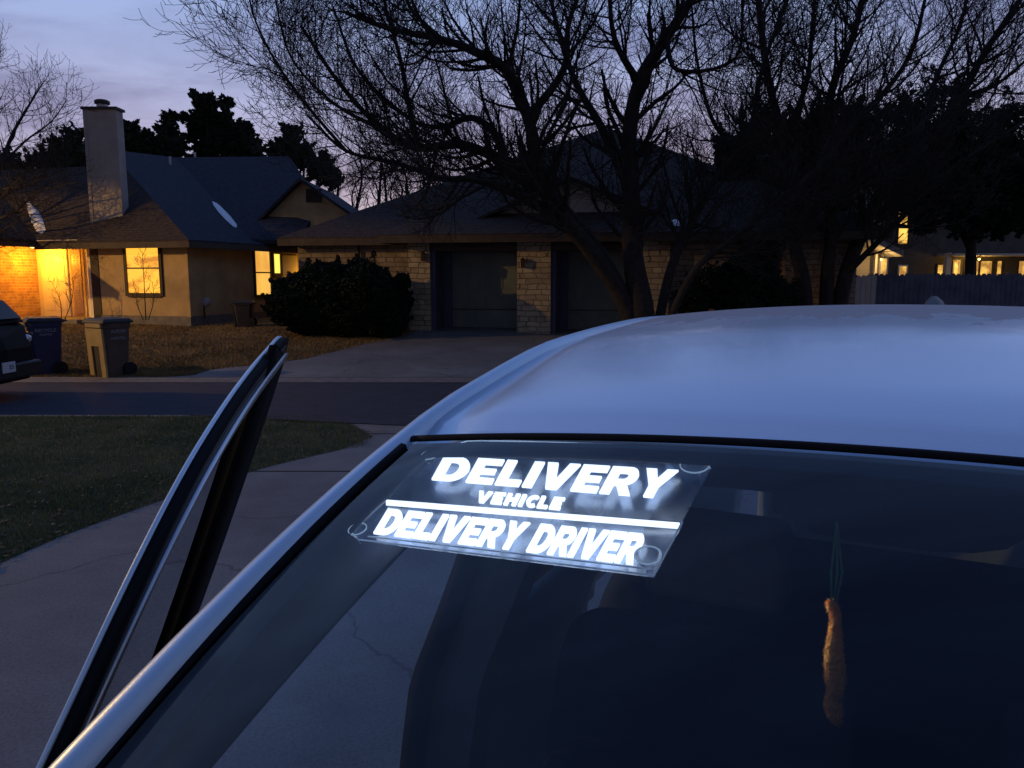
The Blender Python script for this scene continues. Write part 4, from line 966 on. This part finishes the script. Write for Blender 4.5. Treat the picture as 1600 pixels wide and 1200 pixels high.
# windscreen: clear part, black printed border and seal
def edge(s): return Tl(railz(s)) + .036
def wsp(l, s, off=0): return CP(l, s, wz(s, l) + off)
def ws(u, v):
    s_ = -v * .86; le = edge(min(s_, 0)); l = le + (2 * LC - 2 * le) * u
    return wsp(l, sh(l) * (1 - 0) + s_, 0)
MBL().grid(ws, 48, 36).build('windscreen', M['glass'], car, smooth=True)
def band(l0, l1, s0, s1, nu, nv, off, name, material, sol=.001):
    m = MBL().grid(lambda u, v: (lambda s_: wsp((lambda a, b: a + (b - a) * u)(l0(s_), l1(s_)), sh((lambda a, b: a + (b - a) * u)(l0(s_), l1(s_))) + s_, off))(s0 + (s1 - s0) * v), nu, nv)
    return m.build(name, material, car, smooth=True, solid=sol)
M['frit'] = mat('black_ceramic', (.008, .009, .012), .5)
ed = lambda s: edge(min(s, 0))
band(lambda s: ed(s), lambda s: ed(s) + .045 + max(0, .02 * (-s)), -.03, -.86, 4, 30, -.006, 'windscreen_border', M['frit'])
band(lambda s: 2 * LC - ed(s) - .05, lambda s: 2 * LC - ed(s), -.03, -.86, 4, 30, -.006, 'windscreen_border', M['frit'])
band(lambda s: ed(s), lambda s: 2 * LC - ed(s), 0, -.03, 48, 3, -.006, 'windscreen_border', M['frit'])
def seal(u, v):
    l = .0 + 2 * LC * u; s = sh(l) + .005 - .008 * v; return CP(l, s, wz(s, l) + .003 - (.0 if .2 < v < .8 else .004))
MBL().grid(seal, 48, 4).build('windscreen_seal', M['rubber'], car, smooth=True, solid=.0015)
for mir in (0, 1):
    m = MBL(); path = [-.86 + .03 * i for i in range(29)]
    def sec(i):
        s = path[i]; le = edge(s) - .003; o_ = []
        for dl, dz in ((-.004, .0), (.0, .007), (.007, .006), (.009, -.001)):
            l = le + dl; l = 2 * LC - l if mir else l; o_.append(CP(l, sh(le) + s, wz(sh(le) + s, le) + dz))
        return o_
    m.sweep(path, sec); m.build('windscreen_seal', M['rubber'], car, smooth=True)
# interior pillar trim along the A pillar
for mir in (0, 1):
    def tsec(i):
        s = path[i]; z = railz(s) - .03; l = Tl(railz(s)) + .02; o_ = []
        for dl, dz in ((0, -.03), (.0, .0), (.05, -.005), (.078, -.03), (.06, -.055)):
            ll = l + dl; ll = 2 * LC - ll if mir else ll; o_.append(CP(ll, s, z + dz))
        return o_
    MBL().sweep(path, tsec).build('pillar_trim', M['pillartrim'], car, smooth=True)
# body side skin with openings
def side(mir):
    ns_, nz = 96, 26; z0, z1 = .48, 1.80
    def P(u, v):
        s = -1.9 + 4.75 * u; top = railz(s) - .02 if s > -.82 else 1.12
        top = max(top, 1.10) if s < 2.7 else max(railz(s) - .02, 1.05)
        if s < -.8: top = 1.10 - .12 * ((-.8 - s) / 1.1) ** 2
        z = z0 + (top - z0) * v
        l = Tl(z) + .004
        if s < -1.3: l += .28 * ((-1.3 - s) / .6) ** 2
        if s > 2.2: l += .22 * ((s - 2.2) / .65) ** 2
        if mir: l = 2 * LC - l
        return CP(l, s, z)
    def skip(u, v):
        s = -1.9 + 4.75 * u; top = railz(s) - .02 if s > -.82 else 1.1; z = z0 + (top - z0) * v
        for wc in (-1.18, 1.62):
            if (s - wc) ** 2 + (z - .58) ** 2 < .36 ** 2: return True
        if not mir and -.62 < s < .36: return True
        if z > 1.13 and (.50 < s < 1.22 or 1.27 < s < 1.62 or (mir and -.55 < s < .36)) and z < top - .05: return True
        return False
    m = MBL().grid(P, ns_, nz, skip=skip); m.build('body_side', M['paint'], car, smooth=True, solid=.01)
    for s0, s1 in ((.50, 1.22), (1.27, 1.62)) + (((-.55, .36),) if mir else ()):
        def Q(u, v):
            s = s0 + (s1 - s0) * u; z = 1.12 + (railz(s) - .05 - 1.12) * v; l = Tl(z) + .02
            return CP(2 * LC - l if mir else l, s, z)
        MBL().grid(Q, 12, 6).build('side_window', M['glass_dark'], car, smooth=True)
side(0); side(1)
# nose, bonnet, tail
def hood(u, v):
    s = -.84 - 1.06 * v; l = -.16 + 1.56 * u; x = (l - LC) / .78
    k = .30 * ((-1.3 - s) / .6) ** 2 if s < -1.3 else 0
    l = LC + x * (.80 - k * .9); z = 1.13 - .12 * ((-.8 - s) / 1.1) ** 2 + .045 * (1 - x * x)
    return CP(l, s - (.10 * (1 - x * x)) * v, z)
MBL().grid(hood, 24, 16).build('bonnet', M['paint'], car, smooth=True, solid=.004)
def nose(u, v):
    x = -1 + 2 * u; l = LC + x * (.80 - .27); z = 1.01 - .55 * v + .045 * (1 - x * x) * (1 - v)
    return CP(l, -1.9 - .10 * (1 - x * x) - .06 * sin(v * pi), z)
MBL().grid(nose, 20, 10).build('front_bumper', M['paint'], car, smooth=True, solid=.01)
def tail(u, v):
    x = -1 + 2 * u; l = LC + x * (.80 - .2); z = 1.10 - .65 * v
    return CP(l, 2.85 + .08 * (1 - x * x) + .05 * sin(v * pi), z)
MBL().grid(tail, 20, 10).build('rear_bumper', M['paint'], car, smooth=True, solid=.01)
def rg(u, v):
    s = 2.05 + .85 * v; x = -1 + 2 * u; l = LC + x * (.57 + .16 * v); return CP(l, s + .03 * (1 - x * x), roofz(2.05, l) * (1 - v) + v * (1.10) - .10 * v * (1 - v) * 0)
MBL().grid(rg, 20, 12).build('rear_window', M['glass_dark'], car, smooth=True)
for x in (0.0, 2 * LC):
    sg = -1 if x == 0 else 1
    for wc in (-1.18, 1.62):
        wo = MBL().lathe(CP(x + sg * .14, wc, .58), [(.18, -.11), (.31, -.11), (.33, -.05), (.33, .05), (.31, .11), (.18, .11)], 28, 'x').build('wheel', M['tire'], car, smooth=True)
        MBL().lathe(CP(x + sg * .18, wc, .58), [(.04, -.06), (.19, -.06), (.2, .05), (.06, .05)], 20, 'x').build('rim', M['metal'], car)
for l in (.05, 2 * LC - .05):
    MBL().lathe(CP(l, -1.86, .86), [(.03, -.06), (.10, -.05), (.13, .02), (.13, .06)], 18, 'y').build('headlight', M['lens'], car, smooth=True)
# floor, sill, dashboard, firewall
MBL().add([CP(-.16, -.8, .48), CP(1.4, -.8, .48), CP(1.4, 2.6, .48), CP(-.16, 2.6, .48)], [(0, 1, 2, 3)]).build('floor_pan', M['interior'], car, solid=.03)
MBL().box(-.16 - LC, -.06 - LC, -.62, .40, .20, .34).build('sill', M['paint'], car, bevel=.02)
def dash(u, v):
    l = -.07 + 1.38 * u; pr = [(-.80, 1.10), (-.66, 1.175), (-.50, 1.165), (-.42, 1.10), (-.44, .92), (-.52, .6)]
    k = v * (len(pr) - 1); i = min(int(k), len(pr) - 2); a = V((0, *pr[i])).lerp(V((0, *pr[i + 1])), k - i)
    return CP(l, a.y, a.z)
MBL().grid(dash, 16, 20).build('dashboard', M['interior'], car, smooth=True, solid=.01)
wc_ = CP(.96, -.28, 1.02)
m = MBL(); ring = []
for k in range(33):
    a = 2 * pi * k / 32; ring.append(wc_ + V((.19 * cos(a), .09 * sin(a), .17 * sin(a))))
m.tube(ring, .014, 8); m.tube([wc_ + V((-.18, 0, 0)), wc_ + V((0, -.03, 0)), wc_ + V((.18, 0, 0))], .018, 6); m.tube([wc_, wc_ + V((0, -.2, -.06))], .03, 8)
m.build('steering_wheel', M['black'], car, smooth=True)
# seats
def seat(lc, s0=.28):
    st = MBL(); 
    def prof(pts, w_, taper=0):
        ring = []
        for s, z in pts: ring.append((s, z))
        n = len(ring); vs = []
        for x, sc_ in ((-w_, .86), (-w_ * .8, 1), (w_ * .8, 1), (w_, .86)):
            cs = sum(a for a, b in ring) / n; cz = sum(b for a, b in ring) / n
            for s, z in ring: vs.append(CP(lc + x, cs + (s - cs) * sc_, cz + (z - cz) * sc_))
        fs = [(i + k * n, (i + 1) % n + k * n, (i + 1) % n + (k + 1) * n, i + (k + 1) * n) for i in range(n) for k in range(3)] + [tuple(range(n)), tuple(range(4 * n - 1, 3 * n - 1, -1))]
        st.add(vs, fs)
    prof([(s0 - .02, .74), (s0 + .10, .72), (s0 + .30, 1.22), (s0 + .22, 1.26), (s0 + .14, 1.2)], .25)
    prof([(s0 - .45, .70), (s0 - .48, .78), (s0 - .1, .78), (s0 + .05, .72), (s0, .60), (s0 - .42, .60)], .26)
    so = st.build('seat', M['interior'], car, smooth=True, bevel=.02)
    hd = MBL(); a, b = s0 + .26, s0 + .36
    hd.add([CP(lc + x, s, z) for x in (-.13, .13) for s, z in ((a, 1.27), (a - .01, 1.42), (b, 1.44), (b + .01, 1.28))], [(0, 1, 2, 3), (7, 6, 5, 4), (0, 4, 5, 1), (1, 5, 6, 2), (2, 6, 7, 3), (3, 7, 4, 0)])
    ho = hd.build('headrest', M['headrest'], so, smooth=True, bevel=.03); return ho
h1 = seat(.27); h2 = seat(.97); h2.data.materials[0] = M['interior']
m = MBL(); m.box(-.05 - LC, 1.29 - LC, 1.15, 1.3, .6 - GZ, 1.2 - GZ); m.box(-.05 - LC, 1.29 - LC, .72, 1.2, .55 - GZ, .75 - GZ); m.build('rear_bench', M['interior'], car, bevel=.05)
# B pillar trim with belt on the passenger side
m = MBL()
for mir in (0, 1):
    pz_ = [.45 + .05 * i for i in range(26)]
    def bs(i):
        z = pz_[i]; l = Tl(z) + .012; o_ = []
        for dl, ds in ((0, .374), (.058, .374), (.108, .39), (.112, .46), (.05, .485), (0, .49)):
            ll = l + dl; ll = 2 * LC - ll if mir else ll; o_.append(CP(ll, ds, min(z, railz(.4) - .03)))
        return o_
    m.sweep(pz_, bs)
m.build('pillar_trim', M['pillartrim'], car, smooth=False)
m = MBL(); m.sweep(pz_, lambda i: [CP(Tl(pz_[i]) + dl, ds, min(pz_[i], railz(.35) - .03)) for dl, ds in ((.0, .335), (.03, .333), (.045, .352), (.03, .372), (.0, .372))])
m.build('door_seal', M['rubber'], car, smooth=True)
m = MBL(); pb_ = [(1.46, .445), (1.2, .43), (.95, .42), (.7, .41)]
m.sweep(pb_, lambda i: [CP(Tl(pb_[i][0]) + .078 + d0, pb_[i][1] + ds, pb_[i][0]) for d0, ds in ((0, -.024), (0, .024), (.003, .024), (.003, -.024))])
bl = m.build('seat_belt', M['belt'], car)
MBL().box(Tl(1.47) + .074 - LC, Tl(1.47) + .10 - LC, .42, .47, 1.44 - GZ, 1.52 - GZ).build('belt_guide', M['black'], bl, bevel=.006)
# roof fin
m = MBL(); fp = toCar(at(1455, 470, 2.6))
fl_, fs_ = LC + .01, 1.5
zf = roofz(fs_, fl_) + .006
m.add([CP(fl_ - .035, fs_ - .12, zf - .01), CP(fl_ + .035, fs_ - .12, zf - .01), CP(fl_ + .035, fs_ + .05, zf - .03), CP(fl_ - .035, fs_ + .05, zf - .03), CP(fl_ - .012, fs_ - .02, zf + .026), CP(fl_ + .012, fs_ - .02, zf + .026), CP(fl_ + .01, fs_ + .03, zf + .036), CP(fl_ - .01, fs_ + .03, zf + .036)],
      [(3, 2, 1, 0), (0, 1, 5, 4), (1, 2, 6, 5), (2, 3, 7, 6), (3, 0, 4, 7), (4, 5, 6, 7)])
m.build('antenna_fin', M['black'], car, smooth=True, bevel=.012)

# ------------------------------------------------------------ open passenger door (turned about its hinge)
PHI = radians(34); HS, HL = -.5, -.22
def DR(l, s, z):                        # closed-door coordinates -> opened
    a, b = s - HS, l - HL
    a2 = a * cos(-PHI) - b * sin(-PHI); b2 = a * sin(-PHI) + b * cos(-PHI)
    return CP(HL + b2, HS + a2, z)
upc = bezier_pts([(-.50, 1.25, 0), (-.44, 1.35, 0), (-.39, 1.42, 0), (-.30, 1.525, 0), (-.18, 1.615, 0), (-.03, 1.675, 0), (.12, 1.712, 0), (.26, 1.735, 0), (.37, 1.748, 0), (.40, 1.72, 0), (.375, 1.62, 0), (.345, 1.42, 0), (.36, 1.12, 0)], 5)
upc = [(p.x, p.y) for p in upc]
def offs(i, d):
    a = upc[max(i - 1, 0)]; b = upc[min(i + 1, len(upc) - 1)]; t = V((b[0] - a[0], b[1] - a[1])).normalized()
    return upc[i][0] + t.y * d, upc[i][1] - t.x * d
def dband(name, material, d0, d1, l0, l1, th_, parent, i0=0, i1=None, smooth=True):
    idx = list(range(i0, i1 or len(upc)))
    def sec(k):
        i = idx[k]; s0, z0 = offs(i, d0); s1, z1 = offs(i, d1)
        return [DR(Tl(z0) + l0, s0, z0), DR(Tl(z1) + l1, s1, z1), DR(Tl(z1) + l1 + th_, s1, z1), DR(Tl(z0) + l0 + th_, s0, z0)]
    return MBL().sweep(idx, sec).build(name, material, parent, smooth=smooth)
NU = len(upc); top = 5 * 8 + 1
door = dband('door', M['paint'], -.002, .026, .0, .0, .006, car)
# lower door skin
def dsk(u, v, l_off=0.0):
    s = -.50 + .86 * u; z = .36 + .76 * v; return DR(Tl(z) + l_off, s, z)
def CPw(o): return o
MBL().grid(lambda u, v: dsk(u, v, .0), 20, 12).build('door_skin', M['paint'], door, smooth=True, solid=.006)
MBL().grid(lambda u, v: dsk(u, v, .055 - (.02 if v > .9 else 0)), 20, 12).build('door_card', M['interior'], door, smooth=True, solid=.02)
dband('door_seal', M['rubber'], .001, .014, .0065, .008, .013, door)
dband('inner_frame', M['black'], .015, .030, .008, .009, .013, door)
dband('window_trim', M['chrome'], .031, .047, .017, .015, .012, door, 0, top)
dband('rear_frame', M['rubber'], .015, .20, .012, .012, .012, door, top + 5, NU)
dband('rear_flange', M['paint'], -.022, -.0025, .004, .002, .010, door, top + 6, NU)
m = MBL()
def dg(u, v):
    s = -.46 + .80 * u; zt = interp(sorted([(a, b) for a, b in upc[:top]]))(s) - .05; zb = 1.10
    z = zb + (max(zt, zb + .01) - zb) * v; return DR(Tl(z) + .008, s, z)
MBL().grid(dg, 20, 10).build('window_glass', M['glass_door'], door, smooth=True)
mm = MBL(); mc = DR(-.40, -.33, 1.14)
vs = []; 
mm.lathe(mc, [(.02, -.05), (.07, -.045), (.085, .0), (.07, .05), (.02, .07)], 14, 'y'); mm.tube([DR(-.2, -.36, 1.12), mc], .02, 8)
mm.build('side_mirror', M['black'], door, smooth=True)

# ------------------------------------------------------------ mirror, ornament, sign
def underglass(px, py, off=.02):
    d = ray(px, py); o = V((0, 0, CZ)); t = .2
    while t < 2.2:
        p = o + d * t; l, s, z = toCar(p)
        if z < wz(s, l) - off: 
            a, b = t - .02, t
            for _ in range(30):
                c = (a + b) / 2; p = o + d * c; l, s, z = toCar(p)
                if z < wz(s, l) - off: b = c
                else: a = c
            return p
        t += .02
    return p
def W2L(p):  # world to car local
    l, s, z = toCar(p); return CP(l, s, z)
mp_ = underglass(1395, 790, .05); l, s, z = toCar(mp_)
m = MBL(); n = 20; vs = []
for k_, (sx, dy) in enumerate(((.02, -.03), (.09, -.022), (.118, .0), (.118, .012), (.11, .016))):
    for j in range(n):
        a = 2 * pi * j / n; ca, sa = cos(a), sin(a); f = (abs(ca) ** 2.6 + abs(sa) ** 2.6) ** (-1 / 2.6)
        vs.append(CP(l + sx * f * ca, s + dy + .10, z - .035 + sx * .30 * f * sa))
fs = [(i * n + j, i * n + (j + 1) % n, (i + 1) * n + (j + 1) % n, (i + 1) * n + j) for i in range(4) for j in range(n)] + [tuple(range(n)), tuple(range(5 * n - 1, 4 * n - 1, -1))]
m.add(vs, fs); mo = m.build('rear_view_mirror', M['interior'], car, smooth=True)
MBL().tube([CP(l, s + .08, z - .03), CP(l, s + .05, z + .0), CP(l, s + .02, z + .02)], .012, 8).build('mirror_stem', M['black'], mo)
# carrot ornament: hangs vertically behind the glass
ptop = underglass(1303, 880, .06); dist = ptop.y
def orn(px, py): return at(px, py, dist)
# keep it on one vertical line
cx0 = orn(1303, 940).x
ow = thing('hanging_ornament', V((cx0, dist, orn(1303, 1128).z)), 'fuzzy orange yarn carrot hanging below the mirror behind the windscreen', 'ornament')
m = MB(); prof_ = [(937, -5, 3), (945, -4, 8), (955, 0, 7), (965, 2, 6), (980, 2, 9), (1000, 1, 12), (1020, 0, 15), (1040, 1, 17), (1060, 2, 16.5), (1075, 3, 13), (1085, 0, 10), (1092, -2, 12), (1102, -1, 13.5), (1114, 1, 12), (1124, 4, 8), (1131, 6, 2)]
pth = [orn(1303 + dx, py) for py, dx, r in prof_]
rr_ = [r / F * dist * 1.0 for py, dx, r in prof_]
m.tube(pth, rr_, 14); bo = m.build('body', M['carrot'], ow, smooth=True)
m = MB(); vs = []; fs = []
for i in range(5200):
    k = rnd() * (len(pth) - 1); i0 = int(k); p = pth[i0].lerp(pth[i0 + 1], k - i0); r = rr_[i0] * (1 - k + i0) + rr_[i0 + 1] * (k - i0)
    a = U(0, 2 * pi); dr = V((cos(a), sin(a), U(-.5, .3))); p = p + dr * r * .9; b = len(vs); t = V((-sin(a), cos(a), 0)) * .0006
    e_ = dr * .0018 + V((U(-1, 1), U(-1, 1), U(-1, 1))) * .0014
    vs += [p - t, p + t, p + e_]; fs.append((b, b + 1, b + 2))
m.add(vs, fs); m.build('fuzz', M['carrot'], ow, fix=False)
m = MB()
for dx in (-4, 2, 7): m.tube([orn(1303 + dx * .3, 955), orn(1303 + dx, 925), orn(1305 + dx * 1.6, 895), orn(1306 + dx * .9, 862), orn(1308, 815)], .0011, 5)
m.build('string', M['yarn'], ow)

sign = thing('lighted_sign', underglass(800, 810, .03), 'glowing white DELIVERY VEHICLE / DELIVERY DRIVER sign stuck inside the windscreen', 'sign')
SO = .022
lq = underglass(1020, 860, .11); cq = underglass(1305, 1030, .06); light('added_ornament_light', 'SPOT', lq, 6, (1, .80, .58), .02, (cq - lq).to_track_quat('-Z', 'Y').to_euler(), parent=sign)  # added spot beside the sign, aimed to brighten the hanging ornament
bpy.data.lights['added_ornament_light'].spot_size = radians(50); bpy.data.lights['added_ornament_light'].spot_blend = .6
def lerp2(Q, u, v):                      # Q = bl, br, tl, tr in px
    (a, b), (c, d), (e_, f_), (g_, h_) = Q
    x = (a * (1 - u) + c * u) * (1 - v) + (e_ * (1 - u) + g_ * u) * v
    y = (b * (1 - u) + d * u) * (1 - v) + (f_ * (1 - u) + h_ * u) * v
    return x, y
S_ = .27
def ell(cx, cy, rx, ry, a0, a1, n=8): return [(cx + rx * cos(a0 + (a1 - a0) * i / n), cy + ry * sin(a0 + (a1 - a0) * i / n)) for i in range(n + 1)]
GL = {}
s = .30; t = .22
GL['D'] = (.95, [[(0, 0), (.45, 0)] + ell(.45, .5, .5, .5, -pi / 2, pi / 2, 12) + [(0, 1)], [(s, t), (s, 1 - t)] + ell(.42, .5, .22, .5 - t, pi / 2, -pi / 2, 10)])
GL['E'] = (.80, [[(0, 0), (.80, 0), (.80, t), (s, t), (s, .39), (.72, .39), (.72, .60), (s, .60), (s, 1 - t), (.80, 1 - t), (.80, 1), (0, 1)]])
GL['L'] = (.74, [[(0, 0), (.74, 0), (.74, .24), (s, .24), (s, 1), (0, 1)]])
GL['I'] = (.30, [[(0, 0), (s, 0), (s, 1), (0, 1)]])
GL['V'] = (1.0, [[(.33, 0), (.67, 0), (1.0, 1), (.68, 1), (.50, .38), (.32, 1), (0, 1)]])
GL['R'] = (.92, [[(0, 0), (s, 0), (s, .33), (.38, .33), (.60, 0), (.95, 0), (.68, .40)] + ell(.58, .69, .32, .31, -pi / 2 + .6, pi / 2, 10) + [(0, 1)], [(s, .55), (s, .79)] + ell(.50, .67, .11, .12, pi / 2, -pi / 2, 8)])
GL['Y'] = (.98, [[(.34, 0), (.64, 0), (.64, .38), (.98, 1), (.65, 1), (.49, .66), (.33, 1), (0, 1), (.34, .38)]])
GL['H'] = (.90, [[(0, 0), (s, 0), (s, .38), (.60, .38), (.60, 0), (.90, 0), (.90, 1), (.60, 1), (.60, .62), (s, .62), (s, 1), (0, 1)]])
GL['C'] = (.76, [ell(.48, .5, .48, .5, pi * .28, pi * 1.72, 20) + [(.66, .30)] + ell(.48, .5, .20, .27, pi * 1.70, pi * .30, 12) + [(.66, .70)]])
import bmesh
from mathutils.geometry import tessellate_polygon
letterpx = []
def word(txt, Q, name, gap=.10):
    wtot = sum((.45 if c == ' ' else GL[c][0] + gap) for c in txt) - gap; x = 0
    for c in txt:
        if c == ' ': x += .45; continue
        wd, loops = GL[c]
        def mp2(p): return lerp2(Q, (x + p[0]) / wtot, p[1])
        l2 = [[V((p[0], p[1], 0)) for p in lp] for lp in loops]
        # densify so that the letters follow the curved glass
        tri = tessellate_polygon(l2); flat = [p for lp in l2 for p in lp]
        vs = [mp2((p.x, p.y)) for p in flat]
        front = [W2L(underglass(a, b, SO)) for a, b in vs]; nrm = V((0, -.45, 1)).normalized() * .0025
        back = [p - nrm for p in front]; n = len(front)
        fs = [tuple(t_) for t_ in tri] + [tuple(i + n for i in t_[::-1]) for t_ in tri]; k = 0
        for lp in l2:
            for i in range(len(lp)): fs.append((k + i, k + (i + 1) % len(lp), k + (i + 1) % len(lp) + n, k + i + n))
            k += len(lp)
        m = MB(); m.add([car_world(p) for p in front + back], fs); m.build(name, M['letters'], sign)
        cxy = mp2((wd / 2, .5)); letterpx.append((mp2, wd, loops))
        x += wd + gap
CWM = Matrix.LocRotScale(car.location, car.rotation_euler, None)
def car_world(p): return CWM @ p
QA = ((674, 748), (1037, 777), (694, 712), (1060, 734))
QB = ((741, 783), (874, 795), (749, 766), (883, 777))
QC = ((583, 832), (988, 880), (606, 794), (1012, 834))
word('DELIVERY', QA, 'letter'); word('VEHICLE', QB, 'letter', .17); word('DELIVERY DRIVER', QC, 'letter', .07)
m = MB(); pts_ = [(603 + (1062 - 603) * i / 12, 780.5 + (819 - 783) * i / 12) for i in range(13)]
up_ = [car_world(W2L(underglass(x, y, SO))) for x, y in pts_]; lo_ = [car_world(W2L(underglass(x, y + 5.2, SO))) for x, y in pts_]
for i in range(12): m.slab([up_[i], up_[i + 1], lo_[i + 1], lo_[i]], (0, 0, -.003))
m.build('underline', M['letters'], sign)
# acrylic panels, plus a sheet with the letters' halo painted in as emission
def inpoly(p, lp):
    r = False; j = len(lp) - 1
    for i in range(len(lp)):
        if (lp[i][1] > p[1]) != (lp[j][1] > p[1]) and p[0] < (lp[j][0] - lp[i][0]) * (p[1] - lp[i][1]) / (lp[j][1] - lp[i][1]) + lp[i][0]: r = not r
        j = i
    return r
# rasterise letters at 4 px cells, then blur and drag downwards
gw, gh_ = 156, 64; ox, oy, cs = 535, 690, 3.9
ras = [[0.0] * gw for _ in range(gh_)]
for mp2, wd, loops in letterpx:
    lps = [[mp2_(p) for p in lp] for lp in loops] if False else None
def ras_word(txt, Q, gap):
    wtot = sum((.45 if c == ' ' else GL[c][0] + gap) for c in txt) - gap; x = 0
    for c in txt:
        if c == ' ': x += .45; continue
        wd, loops = GL[c]; lps = [[lerp2(Q, (x + p[0]) / wtot, p[1]) for p in lp] for lp in loops]
        xs = [p[0] for p in lps[0]]; ys_ = [p[1] for p in lps[0]]
        for j in range(max(0, int((min(ys_) - oy) / cs)), min(gh_, int((max(ys_) - oy) / cs) + 2)):
            for i in range(max(0, int((min(xs) - ox) / cs)), min(gw, int((max(xs) - ox) / cs) + 2)):
                pt = (ox + i * cs, oy + j * cs)
                if inpoly(pt, lps[0]) and not any(inpoly(pt, q_) for q_ in lps[1:]): ras[j][i] = 1.0
        x += wd + gap
ras_word('DELIVERY', QA, .10); ras_word('VEHICLE', QB, .17); ras_word('DELIVERY DRIVER', QC, .07)
glow = [[0.0] * gw for _ in range(gh_)]
ker = []
for dj in range(-3, 12):
    for di in range(-3, 4):
        wgt = math.exp(-(di / 1.5) ** 2) * (math.exp(-(dj / 1.6) ** 2) * .7 + (math.exp(-((dj - 4) / 3.8) ** 2) * .42 if dj > 0 else 0)); 
        if wgt > .01: ker.append((dj, di, wgt))
ks = sum(k_[2] for k_ in ker)
for j in range(gh_):
    for i in range(gw):
        if ras[j][i]:
            for dj, di, wgt in ker:
                jj, ii = j + dj, i + di + int(dj * .0)
                if 0 <= jj < gh_ and 0 <= ii < gw: glow[jj][ii] += wgt / ks
panelA = [(668, 700), (1100, 722), (1110, 732), (1066, 812), (604, 779), (655, 712)]
panelB = [(604, 780), (1068, 815), (1022, 899), (560, 843), (548, 832)]
m = MB(); vs = []; vals = []; fs = []; idx = {}
for j in range(gh_ - 1):
    for i in range(gw - 1):
        pt = (ox + (i + .5) * cs, oy + (j + .5) * cs)
        if inpoly(pt, panelA) or inpoly(pt, panelB):
            q_ = []
            for jj, ii in ((j, i), (j, i + 1), (j + 1, i + 1), (j + 1, i)):
                if (jj, ii) not in idx:
                    x, y = ox + ii * cs, oy + jj * cs
                    idx[(jj, ii)] = len(vs); vs.append(car_world(W2L(underglass(x, y, SO + .008))))
                    inB = inpoly((x, y), panelB); inA = y < 735 - (x - 700) * -.02 and x > 1040
                    vals.append(glow[jj][ii] * (.62 if not inB else .85) + (.11 if inB else .022) + (.10 if inA and x > 1030 else 0) + (.045 if x > 900 and y > 870 else 0))
                q_.append(idx[(jj, ii)])
            fs.append(tuple(q_))
m.add(vs, fs); ho = m.build('painted_glow_layer', M['halo'], sign, smooth=True)
att = ho.data.attributes.new('glow', 'FLOAT', 'POINT'); att.data.foreach_set('value', vals)
def sheet(P, name):
    q_ = [car_world(W2L(underglass(x, y, SO + .004))) for x, y in P]; m = MB(); m.slab(q_, (0, 0, -.002)); o = m.build(name, M['acrylic'], sign)
    return o
sheet(panelA, 'acrylic_panel'); sheet(panelB, 'acrylic_panel')
M['edge'] = emit('lit_acrylic_edge', (.35, .42, .62), .55, (.16, .2, .34), 40)
m = MB()
for P in (panelA[:3], [(1066, 815), (1022, 899), (560, 843), (548, 832)], [(575, 838), (1016, 889)], [(604, 781), (548, 832)]):
    m.tube([car_world(W2L(underglass(x, y, SO))) for x, y in P], .0009, 4)
m.build('panel_edge', M['edge'], sign)
M['cuprim'] = emit('painted_rim_light', (.30, .38, .52), .8)  # light caught by the cup rims, painted in as emission
for x, y, r in ((672, 715, 14), (1086, 731, 20), (560, 831, 14), (1013, 873, 16)):
    c = car_world(W2L(underglass(x, y, .012))); rr = r / F * .85
    nn = V((0, -.40, 1)).normalized(); nn = V((nn.y * sin(th), nn.y * cos(th), nn.z)); a = nn.orthogonal().normalized(); b = nn.cross(a)
    m = MB(); rings_ = [(1.0, .004), (.92, .001), (.6, -.005), (.3, -.009), (.28, -.015), (.05, -.016)]; vs = []
    for f_, h_ in rings_:
        for k in range(20): an = 2 * pi * k / 20; vs.append(c + (a * cos(an) + b * sin(an)) * rr * f_ + nn * h_)
    m.add(vs, [(i * 20 + k, i * 20 + (k + 1) % 20, (i + 1) * 20 + (k + 1) % 20, (i + 1) * 20 + k) for i in range(5) for k in range(20)] + [tuple(range(100, 120))])
    so = m.build('suction_cup', M['silicone'], sign, smooth=True)
    m = MB(); pts_ = [c + (a * cos(2 * pi * k / 20) + b * sin(2 * pi * k / 20)) * rr + nn * .004 for k in range(0, 21)]
    m.tube(pts_, .0008, 4); m.build('cup_rim', M['cuprim'], so)
